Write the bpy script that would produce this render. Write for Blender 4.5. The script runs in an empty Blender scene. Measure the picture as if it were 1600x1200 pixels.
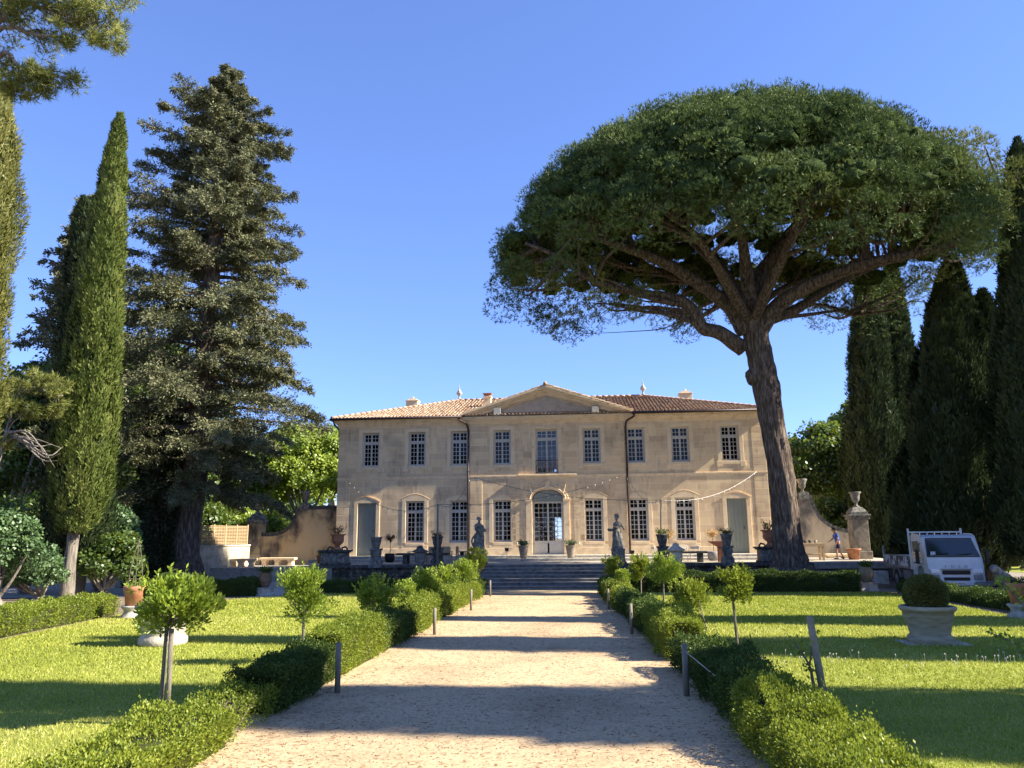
import bpy, math, random
import numpy as np
from mathutils import Vector, Matrix
R_ = math.radians
rng = np.random.default_rng(7); random.seed(7)
scene = bpy.context.scene
COL = scene.collection
# ---------------- camera ----------------
FPX, PITCH, ROLL, YAW = 1203.0, R_(11.235), R_(-.529), R_(5.25)
CAMZ, SLOPE = 1.7, .019
_A = np.array([math.cos(YAW), math.sin(YAW), 0]); _B = np.array([-math.sin(YAW), math.cos(YAW), 0]); _Z = np.array([0, 0, 1.])
FW = _B*math.cos(PITCH)+_Z*math.sin(PITCH); U0 = -_B*math.sin(PITCH)+_Z*math.cos(PITCH)
RT = _A*math.cos(ROLL)+U0*math.sin(ROLL); UP = -_A*math.sin(ROLL)+U0*math.cos(ROLL)
CC = np.array([0, 0, CAMZ])
cam = bpy.data.objects.new('camera', bpy.data.cameras.new('camera')); COL.objects.link(cam)
cam.matrix_world = Matrix(((RT[0], UP[0], -FW[0], 0), (RT[1], UP[1], -FW[1], 0), (RT[2], UP[2], -FW[2], CAMZ), (0, 0, 0, 1)))
cam.data.sensor_width = 36; cam.data.lens = FPX/1600*36; cam.data.clip_end = 2000
scene.camera = cam
# ---------------- sky, sun, exposure ----------------
SUN_AZ, SUN_EL = R_(-4.2), R_(37)
w = bpy.data.worlds.new('World'); scene.world = w; w.use_nodes = True
nt = w.node_tree; bg = nt.nodes['Background']
sky = nt.nodes.new('ShaderNodeTexSky'); sky.sky_type = 'NISHITA'; sky.sun_disc = False
sky.sun_elevation = SUN_EL; sky.sun_rotation = math.pi/2-SUN_AZ
sky.air_density = 1.0; sky.dust_density = 0; sky.ozone_density = 5.0; sky.altitude = 2500
hs = nt.nodes.new('ShaderNodeHueSaturation'); hs.inputs['Saturation'].default_value = 1.0
gm = nt.nodes.new('ShaderNodeGamma'); gm.inputs[1].default_value = .75; nt.links.new(sky.outputs[0], gm.inputs[0]); nt.links.new(gm.outputs[0], hs.inputs['Color']); tm = nt.nodes.new('ShaderNodeMixRGB'); tm.blend_type = 'MULTIPLY'; tm.inputs[0].default_value = 1; tm.inputs[2].default_value = (.54, .61, .87, 1)
nt.links.new(hs.outputs[0], tm.inputs[1]); nt.links.new(tm.outputs[0], bg.inputs[0]); bg.inputs[1].default_value = .15
sl = bpy.data.lights.new('sun', 'SUN'); sl.energy = 4.2; sl.angle = R_(.53); sl.color = (1, .91, .76)
so = bpy.data.objects.new('sun', sl); COL.objects.link(so)
sd = Vector((math.cos(SUN_AZ)*math.cos(SUN_EL), math.sin(SUN_AZ)*math.cos(SUN_EL), math.sin(SUN_EL)))
so.rotation_euler = sd.to_track_quat('Z', 'Y').to_euler()
scene.view_settings.view_transform = 'Standard'; scene.view_settings.look = 'None'
scene.view_settings.exposure = 1.85; scene.view_settings.gamma = 1
# ---------------- placing helpers ----------------
def ray(x, y): return FW+RT*(x-800)/FPX-UP*(y-600)/FPX
def gz(Y): return -SLOPE*min(max(Y, -40), 36)
def G(x, y):                       # pixel of the photo -> point on the garden ground
    d = ray(x, y); t = -CAMZ/(d[2]+SLOPE*d[1]); q = CC+d*t
    if q[1] > 36 or t < 0: q = CC+d*((-SLOPE*36-CAMZ)/d[2])
    return q
def ZP(x, y, z): d = ray(x, y); return CC+d*(z-CAMZ)/d[2]
def YP(x, y, Y): d = ray(x, y); return CC+d*Y/d[1]
# ---------------- object helpers ----------------
def link(o, parent=None):
    COL.objects.link(o)
    if parent is not None: o.parent = parent
    return o
def tag(o, label=None, cat=None, group=None, kind=None):
    if label: o['label'] = label
    if cat: o['category'] = cat
    if group: o['group'] = group
    if kind: o['kind'] = kind
    return o
def thing(name, label, cat, loc=(0, 0, 0), rz=0, group=None, s=1):
    o = bpy.data.objects.new(name, None); o.empty_display_size = .2; link(o)
    o.location = tuple(float(c) for c in loc); o.rotation_euler = (0, 0, rz); o.scale = (s, s, s)
    return tag(o, label, cat, group)
def copy_tree(o, parent=None):
    kids = list(o.children); c = o.copy(); link(c); c.parent = parent
    for ch in kids: copy_tree(ch, c)
    return c
class MB:
    def __init__(s): s.v = []; s.f = []; s.sm = []
    def add(s, vs, fs, smooth=False):
        b = len(s.v); s.v += [tuple(float(c) for c in v) for v in vs]
        for f in fs: s.f.append(tuple(b+i for i in f)); s.sm.append(smooth)
        return s
    def box(s, x0, x1, y0, y1, z0, z1, rz=0, c=None):
        vs = [(x, y, z) for z in (z0, z1) for y in (y0, y1) for x in (x0, x1)]
        if rz:
            cx, cy = c if c else ((x0+x1)/2, (y0+y1)/2); a, b = math.cos(rz), math.sin(rz)
            vs = [(cx+(x-cx)*a-(y-cy)*b, cy+(x-cx)*b+(y-cy)*a, z) for x, y, z in vs]
        return s.add(vs, [(0, 2, 3, 1), (4, 5, 7, 6), (0, 1, 5, 4), (2, 6, 7, 3), (0, 4, 6, 2), (1, 3, 7, 5)])
    def bar(s, p, q, w, h=None):      # square bar between two points
        return s.tube([p, q], [w*.6]*2, 4)
    def tube(s, pts, rad, n=8, cap=True, lump=0):
        pts = [np.array(p, float) for p in pts]; m = len(pts)
        if np.isscalar(rad): rad = [rad]*m
        vs = []; prev = None
        for i, p in enumerate(pts):
            t = pts[min(i+1, m-1)]-pts[max(i-1, 0)]; t = t/(np.linalg.norm(t)+1e-9)
            if prev is None:
                a = np.array([1, 0, 0.]) if abs(t[0]) < .8 else np.array([0, 1., 0])
            else: a = prev
            a = a-t*(a@t); a /= np.linalg.norm(a)+1e-9; prev = a; b = np.cross(t, a)
            for k in range(n):
                an = 2*math.pi*k/n+(math.pi/4 if n == 4 else 0)
                r = rad[i]*(1+lump*math.sin(k*2.4+i*1.3)*.6+lump*random.uniform(-.5, .5))
                vs.append(p+(a*math.cos(an)+b*math.sin(an))*r)
        fs = [(i*n+k, i*n+(k+1) % n, (i+1)*n+(k+1) % n, (i+1)*n+k) for i in range(m-1) for k in range(n)]
        if cap: fs += [tuple(range(n))[::-1], tuple((m-1)*n+k for k in range(n))]
        return s.add(vs, fs, n > 4)
    def lathe(s, prof, c=(0, 0, 0), n=20, sq=False, rz=0, lump=0):   # prof: (r, z); sq: square plan
        if sq: n = 4
        vs = []
        for r, z in prof:
            for k in range(n):
                a = 2*math.pi*k/n+rz+(math.pi/4 if sq else 0); rr = r*(math.sqrt(2) if sq else 1)*(1+lump*random.uniform(-1, 1))
                vs.append((c[0]+rr*math.cos(a), c[1]+rr*math.sin(a), c[2]+z))
        m = len(prof)
        fs = [(i*n+k, i*n+(k+1) % n, (i+1)*n+(k+1) % n, (i+1)*n+k) for i in range(m-1) for k in range(n)]
        fs += [tuple(range(n))[::-1], tuple((m-1)*n+k for k in range(n))]
        return s.add(vs, fs, not sq)
    def prism(s, poly, y0, y1, plane='xz', smooth=False):   # poly extruded
        n = len(poly)
        if plane == 'xz': vs = [(a, y0, b) for a, b in poly]+[(a, y1, b) for a, b in poly]
        elif plane == 'yz': vs = [(y0, a, b) for a, b in poly]+[(y1, a, b) for a, b in poly]
        else: vs = [(a, b, y0) for a, b in poly]+[(a, b, y1) for a, b in poly]
        fs = [tuple(range(n)), tuple(range(n, 2*n))[::-1]]+[(i, (i+1) % n, n+(i+1) % n, n+i) for i in range(n)]
        return s.add(vs, fs, smooth)
    def ell(s, c, r, n=12, m=8, rot=None, lump=0):
        vs = []; M = Matrix.Rotation(rot[1], 3, rot[0]) if rot else None
        for i in range(m+1):
            th = math.pi*i/m
            for k in range(n):
                a = 2*math.pi*k/n; q = 1+lump*random.uniform(-1, 1)
                p = Vector((r[0]*math.sin(th)*math.cos(a)*q, r[1]*math.sin(th)*math.sin(a)*q, r[2]*math.cos(th)*q))
                if M: p = M @ p
                vs.append((c[0]+p.x, c[1]+p.y, c[2]+p.z))
        fs = [(i*n+k, (i+1)*n+k, (i+1)*n+(k+1) % n, i*n+(k+1) % n) for i in range(m) for k in range(n)]
        return s.add(vs, fs, True)
    def quad(s, a, b, c, d): return s.add([a, b, c, d], [(0, 1, 2, 3)])
    def build(s, name, mat, parent=None, label=None, loc=None, bevel=0, auto=False):
        me = bpy.data.meshes.new(name); me.from_pydata(s.v, [], s.f); me.materials.append(mat)
        me.polygons.foreach_set('use_smooth', np.array(s.sm, bool)); me.validate(); me.update()
        o = bpy.data.objects.new(name, me); link(o, parent)
        if loc is not None: o.location = tuple(float(c) for c in loc)
        if label: o['label'] = label
        if bevel:
            m = o.modifiers.new('bevel', 'BEVEL'); m.width = bevel; m.segments = 2; m.limit_method = 'ANGLE'
        return o
def npmesh(name, V, nper, tint, mat, parent=None, loc=None):
    V = np.asarray(V, np.float32).reshape(-1, 3); nf = len(V)//nper
    me = bpy.data.meshes.new(name)
    me.vertices.add(len(V)); me.vertices.foreach_set('co', V.ravel())
    me.loops.add(nf*nper); me.loops.foreach_set('vertex_index', np.arange(nf*nper, dtype=np.int32))
    me.polygons.add(nf); me.polygons.foreach_set('loop_start', np.arange(0, nf*nper, nper, dtype=np.int32))
    me.polygons.foreach_set('loop_total', np.full(nf, nper, np.int32))
    at = me.attributes.new('tint', 'FLOAT', 'FACE'); at.data.foreach_set('value', np.asarray(tint, np.float32))
    me.materials.append(mat); me.update(calc_edges=True)
    o = bpy.data.objects.new(name, me); link(o, parent)
    if loc is not None: o.location = tuple(float(c) for c in loc)
    return o
def unit(a): return a/(np.linalg.norm(a, axis=-1, keepdims=True)+1e-9)
def rdir(n): return unit(rng.normal(size=(n, 3)))
def leafV(P, D, L, W, quad=True, N=None):
    n = len(P); D = unit(D); N = rdir(n) if N is None else unit(N+rdir(n)*.5)
    S = unit(np.cross(D, N)); L = np.broadcast_to(L, (n,))[:, None]; W = np.broadcast_to(W, (n,))[:, None]
    if quad: return np.stack([P, P+D*L*.5+S*W*.5, P+D*L, P+D*L*.5-S*W*.5], 1)
    return np.stack([P-S*W*.5, P+S*W*.5, P+D*L], 1)
def spline(pts, n=6):
    P = [np.array(p, float) for p in pts]; P = [2*P[0]-P[1]]+P+[2*P[-1]-P[-2]]; out = []
    for i in range(1, len(P)-2):
        for k in range(n):
            t = k/n; a, b, c, d = P[i-1], P[i], P[i+1], P[i+2]
            out.append(.5*((2*b)+(c-a)*t+(2*a-5*b+4*c-d)*t*t+(3*b-a-3*c+d)*t**3))
    out.append(P[-2]); return out
# ---------------- materials ----------------
def newmat(name):
    m = bpy.data.materials.new(name); m.use_nodes = True; return m, m.node_tree, m.node_tree.nodes['Principled BSDF']
def ramp(nt, fac, cols, lo=.3, hi=.7):
    r = nt.nodes.new('ShaderNodeValToRGB'); e = r.color_ramp.elements
    n = len(cols)
    while len(e) < n: e.new(.5)
    for i, c in enumerate(cols): e[i].position = lo+(hi-lo)*i/max(1, n-1); e[i].color = (*c, 1)
    nt.links.new(fac, r.inputs[0]); return r.outputs[0]
def noise(nt, scale, stretch=(1, 1, 1), detail=6, rough=.6, coord='Object'):
    tc = nt.nodes.new('ShaderNodeTexCoord'); mp = nt.nodes.new('ShaderNodeMapping'); mp.inputs['Scale'].default_value = stretch
    no = nt.nodes.new('ShaderNodeTexNoise'); no.inputs['Scale'].default_value = scale; no.inputs['Detail'].default_value = detail; no.inputs['Roughness'].default_value = rough
    nt.links.new(tc.outputs[coord], mp.inputs[0]); nt.links.new(mp.outputs[0], no.inputs[0]); return no.outputs[0]
def bump(nt, b, h, st, dist=.02, prev=None):
    n = nt.nodes.new('ShaderNodeBump'); n.inputs['Strength'].default_value = st; n.inputs['Distance'].default_value = dist
    nt.links.new(h, n.inputs['Height']); nt.links.new(n.outputs[0], b.inputs['Normal']); return n
def mixc(nt, fac, a, b, mode='MIX'):
    m = nt.nodes.new('ShaderNodeMixRGB'); m.blend_type = mode
    for s, x in ((0, fac), (1, a), (2, b)):
        if isinstance(x, (int, float)): m.inputs[s].default_value = x
        elif isinstance(x, tuple): m.inputs[s].default_value = (*x, 1)
        else: nt.links.new(x, m.inputs[s])
    return m.outputs[0]
def M(name, cols, scale=4, rough=.85, bmp=.3, bs=None, metal=0, spec=.3, stretch=(1, 1, 1), dist=.02, lo=.3, hi=.7):
    m, nt, b = newmat(name)
    if len(cols) == 1: b.inputs['Base Color'].default_value = (*cols[0], 1)
    else: nt.links.new(ramp(nt, noise(nt, scale, stretch), cols, lo, hi), b.inputs['Base Color'])
    b.inputs['Roughness'].default_value = rough; b.inputs['Metallic'].default_value = metal; b.inputs['Specular IOR Level'].default_value = spec
    if bmp: bump(nt, b, noise(nt, bs or scale*5, stretch), bmp, dist)
    return m
def leafmat(name, cols, trans=.35, gloss=.06, rough=.45):
    m = bpy.data.materials.new(name); m.use_nodes = True; nt = m.node_tree; nt.nodes.clear()
    at = nt.nodes.new('ShaderNodeAttribute'); at.attribute_name = 'tint'
    c = ramp(nt, at.outputs['Fac'], cols, 0, 1)
    d = nt.nodes.new('ShaderNodeBsdfDiffuse'); t = nt.nodes.new('ShaderNodeBsdfTranslucent'); g = nt.nodes.new('ShaderNodeBsdfGlossy'); g.inputs['Roughness'].default_value = rough
    ty = mixc(nt, .5, c, (.30, .36, .03), 'MIX') if trans > .3 else c
    nt.links.new(c, d.inputs[0]); nt.links.new(ty, t.inputs[0]); g.inputs[0].default_value = (.6, .65, .6, 1)
    m1 = nt.nodes.new('ShaderNodeMixShader'); m1.inputs[0].default_value = trans; nt.links.new(d.outputs[0], m1.inputs[1]); nt.links.new(t.outputs[0], m1.inputs[2])
    m2 = nt.nodes.new('ShaderNodeMixShader'); m2.inputs[0].default_value = gloss; nt.links.new(m1.outputs[0], m2.inputs[1]); nt.links.new(g.outputs[0], m2.inputs[2])
    o = nt.nodes.new('ShaderNodeOutputMaterial'); nt.links.new(m2.outputs[0], o.inputs[0]); return m
def mat_facade(bw=1.15, rh=.43, cols=((.90, .69, .42), (.72, .53, .33), (.90, .74, .52)), name='ashlar limestone'):
    m, nt, b = newmat(name)
    tc = nt.nodes.new('ShaderNodeTexCoord'); sx = nt.nodes.new('ShaderNodeSeparateXYZ'); cx = nt.nodes.new('ShaderNodeCombineXYZ')
    nt.links.new(tc.outputs['Object'], sx.inputs[0])
    ad = nt.nodes.new('ShaderNodeMath'); nt.links.new(sx.outputs[0], ad.inputs[0]); nt.links.new(sx.outputs[1], ad.inputs[1])
    nt.links.new(ad.outputs[0], cx.inputs[0]); nt.links.new(sx.outputs[2], cx.inputs[1])
    br = nt.nodes.new('ShaderNodeTexBrick'); nt.links.new(cx.outputs[0], br.inputs[0])
    for k, v in (('Scale', 1), ('Mortar Size', .012), ('Mortar Smooth', .3), ('Bias', 0), ('Brick Width', bw), ('Row Height', rh)): br.inputs[k].default_value = v
    br.inputs['Color1'].default_value = (*cols[0], 1); br.inputs['Color2'].default_value = (*cols[1], 1); br.inputs['Mortar'].default_value = (*cols[2], 1)
    br.offset = .37; br.squash = .62; br.squash_frequency = 3
    n1 = noise(nt, .45, detail=5); c1 = mixc(nt, 1, br.outputs[0], ramp(nt, n1, [(.72, .71, .72), (1, 1, 1), (1.0, .96, .88)], .35, .68), 'MULTIPLY')
    n2 = noise(nt, 3, (1, 1, .2), detail=9, rough=.7); c2 = mixc(nt, 1, c1, ramp(nt, n2, [(.66, .66, .68), (1, 1, 1), (1, 1, 1)], .33, .58), 'MULTIPLY')
    nt.links.new(c2, b.inputs['Base Color']); b.inputs['Roughness'].default_value = .9; b.inputs['Specular IOR Level'].default_value = .15
    h = mixc(nt, .3, br.outputs['Fac'], noise(nt, 14)); bu = bump(nt, b, h, .22, .006); bu.invert = True
    return m
m_fac = mat_facade()
m_trim = M('dressed limestone', [(.66, .50, .32), (.85, .66, .42), (.88, .71, .48)], 2.5, .9, .25, 20, spec=.15)
m_rend = M('pediment render', [(.38, .33, .28), (.54, .46, .37), (.60, .51, .40)], 2.2, .95, .4, 12, spec=.1)
m_stone = M('weathered grey stone', [(.055, .055, .05), (.17, .165, .145), (.30, .285, .24)], 6, .95, .5, 30, spec=.15, lo=.32, hi=.66)
m_stoned = M('black lichen stone', [(.03, .03, .03), (.085, .083, .075), (.20, .19, .16)], 7, .95, .6, 30, spec=.15, lo=.3, hi=.7)
m_stonel = M('pale cut stone', [(.24, .22, .18), (.42, .39, .33), (.54, .50, .43)], 5, .92, .45, 26, spec=.15)
m_plaster = M('stained ochre render', [(.09, .08, .07), (.20, .165, .12), (.50, .36, .19), (.60, .46, .27)], .75, .95, .5, 14, spec=.1, lo=.38, hi=.60, stretch=(1, 1, .8))
m_wallpale = M('pale stained wall', [(.24, .21, .16), (.46, .41, .31), (.60, .55, .44)], 1.6, .95, .5, 14, spec=.1)
m_frame = M('grey painted wood', [(.55, .52, .46), (.62, .59, .52)], 8, .6, .1)
m_door = M('blue grey painted wood', [(.22, .25, .215), (.29, .31, .265)], 3, .65, .15, stretch=(6, 1, .6))
m_dark = M('painted room shade', [(.02, .018, .016)], rough=.95, bmp=0)
m_inner = M('interior plaster', [(.10, .09, .08)], rough=.9, bmp=0)
m_pipe = M('dark brown zinc', [(.035, .022, .022), (.06, .04, .038)], 4, .5, .1)
m_iron = M('black iron', [(.012, .012, .014), (.03, .03, .03)], 8, .5, .2)
m_terra = M('terracotta', [(.30, .12, .06), (.42, .18, .09), (.46, .26, .16)], 6, .85, .3, 25)
m_wood = M('pale teak', [(.36, .25, .14), (.52, .38, .22)], 5, .7, .3, stretch=(1, 8, 8))
m_post = M('grey weathered post', [(.15, .13, .10), (.28, .245, .19)], 9, .9, .6, stretch=(3, 3, .5))
m_bark = M('brown bark', [(.035, .025, .02), (.13, .10, .08), (.30, .24, .19)], 2.6, .95, 1, 3.2, stretch=(4, 4, .8), dist=.16, spec=.1)
m_barkg = M('grey bark', [(.07, .06, .05), (.20, .175, .145), (.30, .27, .22)], 5, .95, .8, 12, stretch=(2, 2, .3), dist=.05, spec=.1)
m_barkp = M('plane bark', [(.14, .13, .09), (.32, .30, .23), (.42, .40, .32)], 3, .9, .3)
m_twig = M('twig', [(.09, .07, .05), (.20, .165, .12)], 9, .9, .4)
m_soil = M('soil', [(.03, .022, .015), (.08, .06, .04)], 12, .98, .6)
m_white = M('white truck paint', [(.44, .47, .50), (.55, .58, .60)], 1.5, .35, .03, spec=.5)
m_black = M('black plastic', [(.012, .012, .013)], rough=.5, bmp=0)
m_steel = M('grey steel', [(.10, .11, .12), (.24, .25, .26)], 5, .5, .2, metal=.3)
m_rubber = M('tyre rubber', [(.015, .015, .015), (.03, .028, .026)], 7, .85, .2)
m_worn = M('worn dropside panel', [(.10, .085, .07), (.13, .11, .09), (.50, .52, .53)], 2.6, .7, .2, lo=.44, hi=.53)
def glassmat(name, tr, tint=(.6, .65, .65)):
    m = bpy.data.materials.new(name); m.use_nodes = True; nt = m.node_tree; nt.nodes.clear()
    t = nt.nodes.new('ShaderNodeBsdfTransparent'); t.inputs[0].default_value = (*tint, 1)
    g = nt.nodes.new('ShaderNodeBsdfGlossy'); g.inputs['Roughness'].default_value = .03; g.inputs[0].default_value = (1, 1, 1, 1)
    mx = nt.nodes.new('ShaderNodeMixShader'); mx.inputs[0].default_value = tr
    nt.links.new(t.outputs[0], mx.inputs[1]); nt.links.new(g.outputs[0], mx.inputs[2])
    o = nt.nodes.new('ShaderNodeOutputMaterial'); nt.links.new(mx.outputs[0], o.inputs[0]); return m
m_glass = glassmat('window glass', .018, (.15, .33, .33))
m_glassc = glassmat('clear glass', .05, (.7, .72, .72))
m_tglass, _n, _b = newmat('truck glass'); _b.inputs['Base Color'].default_value = (.012, .02, .022, 1); _b.inputs['Roughness'].default_value = .06; _b.inputs['Specular IOR Level'].default_value = .8
# tint-driven tile material
def tintmat(name, cols, rough=.85, sc=9):
    m, nt, b = newmat(name); at = nt.nodes.new('ShaderNodeAttribute'); at.attribute_name = 'tint'
    c = ramp(nt, at.outputs['Fac'], cols, 0, 1); c = mixc(nt, 1, c, ramp(nt, noise(nt, sc, detail=8), [(.45, .43, .42), (1, 1, 1)], .35, .6), 'MULTIPLY')
    nt.links.new(c, b.inputs['Base Color']); b.inputs['Roughness'].default_value = rough; b.inputs['Specular IOR Level'].default_value = .15; bump(nt, b, noise(nt, 30), .3, .01); return m
m_tile = tintmat('roman tiles', [(.32, .20, .13), (.52, .36, .23), (.62, .48, .35), (.42, .29, .21), (.68, .58, .46)])
# ground sheets
def mat_ground(name, base, fine, fscale=60, big=(.8, 1.05), bst=.5):
    m, nt, b = newmat(name)
    c = ramp(nt, noise(nt, fscale, detail=8, rough=.75), base, .3, .7)
    c = mixc(nt, 1, c, ramp(nt, noise(nt, .6, detail=5), [(big[0],)*3, (1, 1, 1), (big[1],)*3], .3, .7), 'MULTIPLY')
    c = mixc(nt, ramp(nt, noise(nt, fscale*2.6, detail=4), [(0, 0, 0), (1, 1, 1)], .60, .70), c, fine)
    nt.links.new(c, b.inputs['Base Color']); b.inputs['Roughness'].default_value = .97; b.inputs['Specular IOR Level'].default_value = .1
    bump(nt, b, noise(nt, fscale*1.4, detail=8, rough=.8), bst, .015); return m
m_path = mat_ground('gravel path', [(.30, .215, .13), (.475, .35, .21), (.62, .48, .30)], (.16, .11, .065), 26, (.72, 1.06))
m_court = mat_ground('courtyard gravel', [(.30, .27, .235), (.43, .40, .36), (.52, .49, .44)], (.22, .2, .17), 20)
m_lawn = mat_ground('lawn turf', [(.15, .17, .03), (.22, .25, .045), (.30, .31, .07)], (.22, .23, .07), 30, (.8, 1.15))
m_dirt = mat_ground('dry earth', [(.11, .085, .06), (.20, .155, .11), (.27, .22, .16)], (.06, .08, .03), 9)
m_paving = mat_facade(1.2, .8, ((.46, .41, .33), (.38, .34, .28), (.25, .22, .18)), 'terrace slabs')
m_lawn.name = 'lawn turf'
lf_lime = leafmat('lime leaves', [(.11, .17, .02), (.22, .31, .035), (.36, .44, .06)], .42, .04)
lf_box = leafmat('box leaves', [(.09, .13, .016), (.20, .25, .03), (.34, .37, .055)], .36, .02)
lf_boxd = leafmat('dark and shaded box leaves', [(.035, .06, .012), (.075, .12, .02), (.14, .19, .035)], .3, .025)  # darker copy of box leaves, puts the shade on hedges into colour
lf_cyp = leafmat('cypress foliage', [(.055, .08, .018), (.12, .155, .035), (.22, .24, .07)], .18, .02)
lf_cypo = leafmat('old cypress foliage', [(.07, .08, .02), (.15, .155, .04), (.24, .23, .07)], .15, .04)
lf_cypd = leafmat('shaded cypress foliage', [(.014, .024, .010), (.032, .05, .018), (.062, .085, .028)], .12, .03)  # shaded copy of the cypress foliage, shade put into its colour
lf_pine = leafmat('stone pine needles', [(.045, .075, .022), (.11, .155, .04), (.23, .28, .075)], .12, .03)
lf_pineo = leafmat('olive pine needles', [(.09, .11, .025), (.19, .21, .05), (.30, .31, .09)], .25, .03)
lf_fir = leafmat('fir needles', [(.06, .068, .035), (.15, .158, .08), (.27, .265, .15)], .14, .02)
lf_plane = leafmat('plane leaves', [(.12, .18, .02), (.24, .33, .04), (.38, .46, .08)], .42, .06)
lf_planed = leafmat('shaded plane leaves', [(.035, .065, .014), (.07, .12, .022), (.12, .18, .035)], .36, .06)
lf_shrub = leafmat('broad shrub leaves', [(.04, .08, .03), (.08, .145, .05), (.15, .23, .09)], .3, .05)
lf_grass = leafmat('grass blades', [(.21, .255, .035), (.39, .42, .07), (.62, .57, .21)], .35, .02)
lf_orange = leafmat('orange flowers', [(.42, .24, .08), (.60, .38, .16), (.66, .50, .26)], .3, .03)
lf_bronze = leafmat('bronze leaves', [(.09, .045, .02), (.18, .09, .04), (.26, .16, .06)], .3, .03)
# =============== SETTING ===============
def sheet(name, poly, mat, off, nx=1):
    ys = sorted(set([p[1] for p in poly]))
    mb = MB(); mb.add([(x, y, gz(y)+off) for x, y in poly], [tuple(range(len(poly)))]); return tag(mb.build(name, mat), kind='structure')
mb = MB()
for (y0, y1) in ((-400, -40), (-40, 0), (0, 36), (36, 900)):
    z0, z1 = gz(y0)-.008, gz(y1)-.008
    for (x0, x1) in ((-700, -20), (-20, 20), (20, 700)): mb.quad((x0, y0, z0), (x1, y0, z0), (x1, y1, z1), (x0, y1, z1))
tag(mb.build('ground', m_dirt), kind='structure')
KP = -.0353
def pl(Y): return -3.25+KP*(Y-7)
def pr(Y): return 1.42+KP*(Y-7)
sheet('path', [(pl(-12)-.6, -12), (pr(-12)+.6, -12), (pr(36)+.5, 36), (pl(36)-.5, 36)], m_path, .004)
sheet('path', [(-6.2, 36.001), (2.0, 36.001), (2.0, 41), (-6.2, 41)], m_path, .004).name = 'stair_forecourt'
LAWN_L = [(pl(-8)-.5, -8), (pl(33)-.4, 33), (-11.2, 33.2), (-14.6, 27), (-13.6, 22.5), (-12.2, 16), (-10.5, 8), (-10, -8)]
LAWN_R = [(pr(-8)+.4, -8), (16, -8), (12.2, 17), (10.8, 21.5), (11.9, 33), (pr(33)+.4, 33.4)]
sheet('lawn', LAWN_L, m_lawn, .008); sheet('lawn', LAWN_R[::-1], m_lawn, .008)
# courtyard on the left of the terrace
mb = MB(); mb.quad((-30, 31, gz(31)+.002), (-4.6, 31.2, gz(31.2)+.002), (-5.6, 36, gz(36)+.002), (-30, 36, gz(36)+.002)); mb.quad((-30, 36, -.682), (-13.7, 36, -.682), (-13.7, 44, -.682), (-30, 44, -.682))
mb.quad((-13.7, 36, -.682), (-6.21, 36, -.682), (-6.21, 41, -.682), (-13.7, 41, -.682))
tag(mb.build('courtyard', m_court), kind='structure')
mb = MB(); mb.box(-40, -13.9, 44.0, 44.5, -.9, -.42).box(-40, -13.9, 44.5, 45.0, -.9, -.18).box(-40, -13.65, 45.0, 60, -.9, .05)
tag(mb.build('courtyard_steps', m_stonel), kind='structure')
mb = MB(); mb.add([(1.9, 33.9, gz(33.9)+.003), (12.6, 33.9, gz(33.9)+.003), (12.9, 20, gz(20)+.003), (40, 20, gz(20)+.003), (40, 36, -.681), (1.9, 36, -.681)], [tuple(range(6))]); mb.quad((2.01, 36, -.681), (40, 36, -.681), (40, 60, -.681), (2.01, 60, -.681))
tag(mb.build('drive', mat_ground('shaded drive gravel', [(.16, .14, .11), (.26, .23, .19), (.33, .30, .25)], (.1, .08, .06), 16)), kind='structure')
mb = MB(); mb.quad((-60, 60.5, -.66), (60, 60.5, -.66), (90, 160, -.6), (-90, 160, -.6)); mb.quad((26, 30, gz(30)+.012), (90, 30, gz(30)+.012), (90, 36, -.672), (26, 36, -.672)); mb.quad((26, 36, -.672), (90, 36, -.672), (90, 60, -.672), (26, 60, -.672))
tag(mb.build('meadow', m_lawn), kind='structure')
# terrace, house steps, retaining walls, stairs
TZ = .3
mb = MB(); mb.box(-13.6, 17.0, 41.75, 70, -.9, TZ); mb.box(-6, 2.2, 41.1, 41.75, -.9, TZ-.003)
tag(mb.build('terrace', m_paving), kind='structure')
mb = MB(); mb.box(-16.6, 12.2, 46.0, 49.2, TZ-.1, .45).box(-16.3, 11.9, 47.3, 49.2, .45, .6)
tag(mb.build('house_steps', m_stonel, bevel=.02), kind='structure')
mb = MB(); n = 7
for i in range(n):
    y = 36.6+.64*i; z = -.684+(TZ+.684)*(i+1)/n
    mb.box(-5.25+.02*i, 1.17, y, 41.3, z-.14-(.3 if i == 0 else 0), z-.05); mb.box(-5.27+.02*i, 1.19, y-.045, 41.3, z-.05, z-(0 if i < n-1 else .004))
tag(mb.build('stairs', M('grey stair stone', [(.10, .095, .085), (.21, .20, .18), (.30, .285, .26)], 4, .9, .4, 22), bevel=.012), kind='structure')
def rubble_wall(x0, x1, y, z0, z1, label):
    t = thing('retaining_wall', label, 'wall', (x0, y, z0)); L = x1-x0; H = z1-z0-.16; r = random.Random(int(x0*7))
    mb = MB(); mb.box(0, L, .12, .42, 0, H); z = .0
    while z < H-.02:
        h = min(r.uniform(.10, .2), H-z); x = 0
        while x < L:
            wd = min(r.uniform(.16, .5), L-x); d = r.uniform(0, .07)
            mb.box(x+.012, x+wd-.012, .02+d, .2, z+.012, z+h-.01); x += wd
        z += h
    mb.build('rubble_face', M('dark rubble', [(.03, .028, .022), (.09, .08, .06), (.22, .19, .14)], 3.2, .95, .6, 18, lo=.32, hi=.68), t, bevel=.02)
    c = MB(); x = 0
    while x < L: wd = min(1.5, L-x); c.box(x+.004, x+wd-.004, -.06, .45, H, H+.16); x += wd
    c.build('coping', m_stoned, t, bevel=.025)
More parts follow.
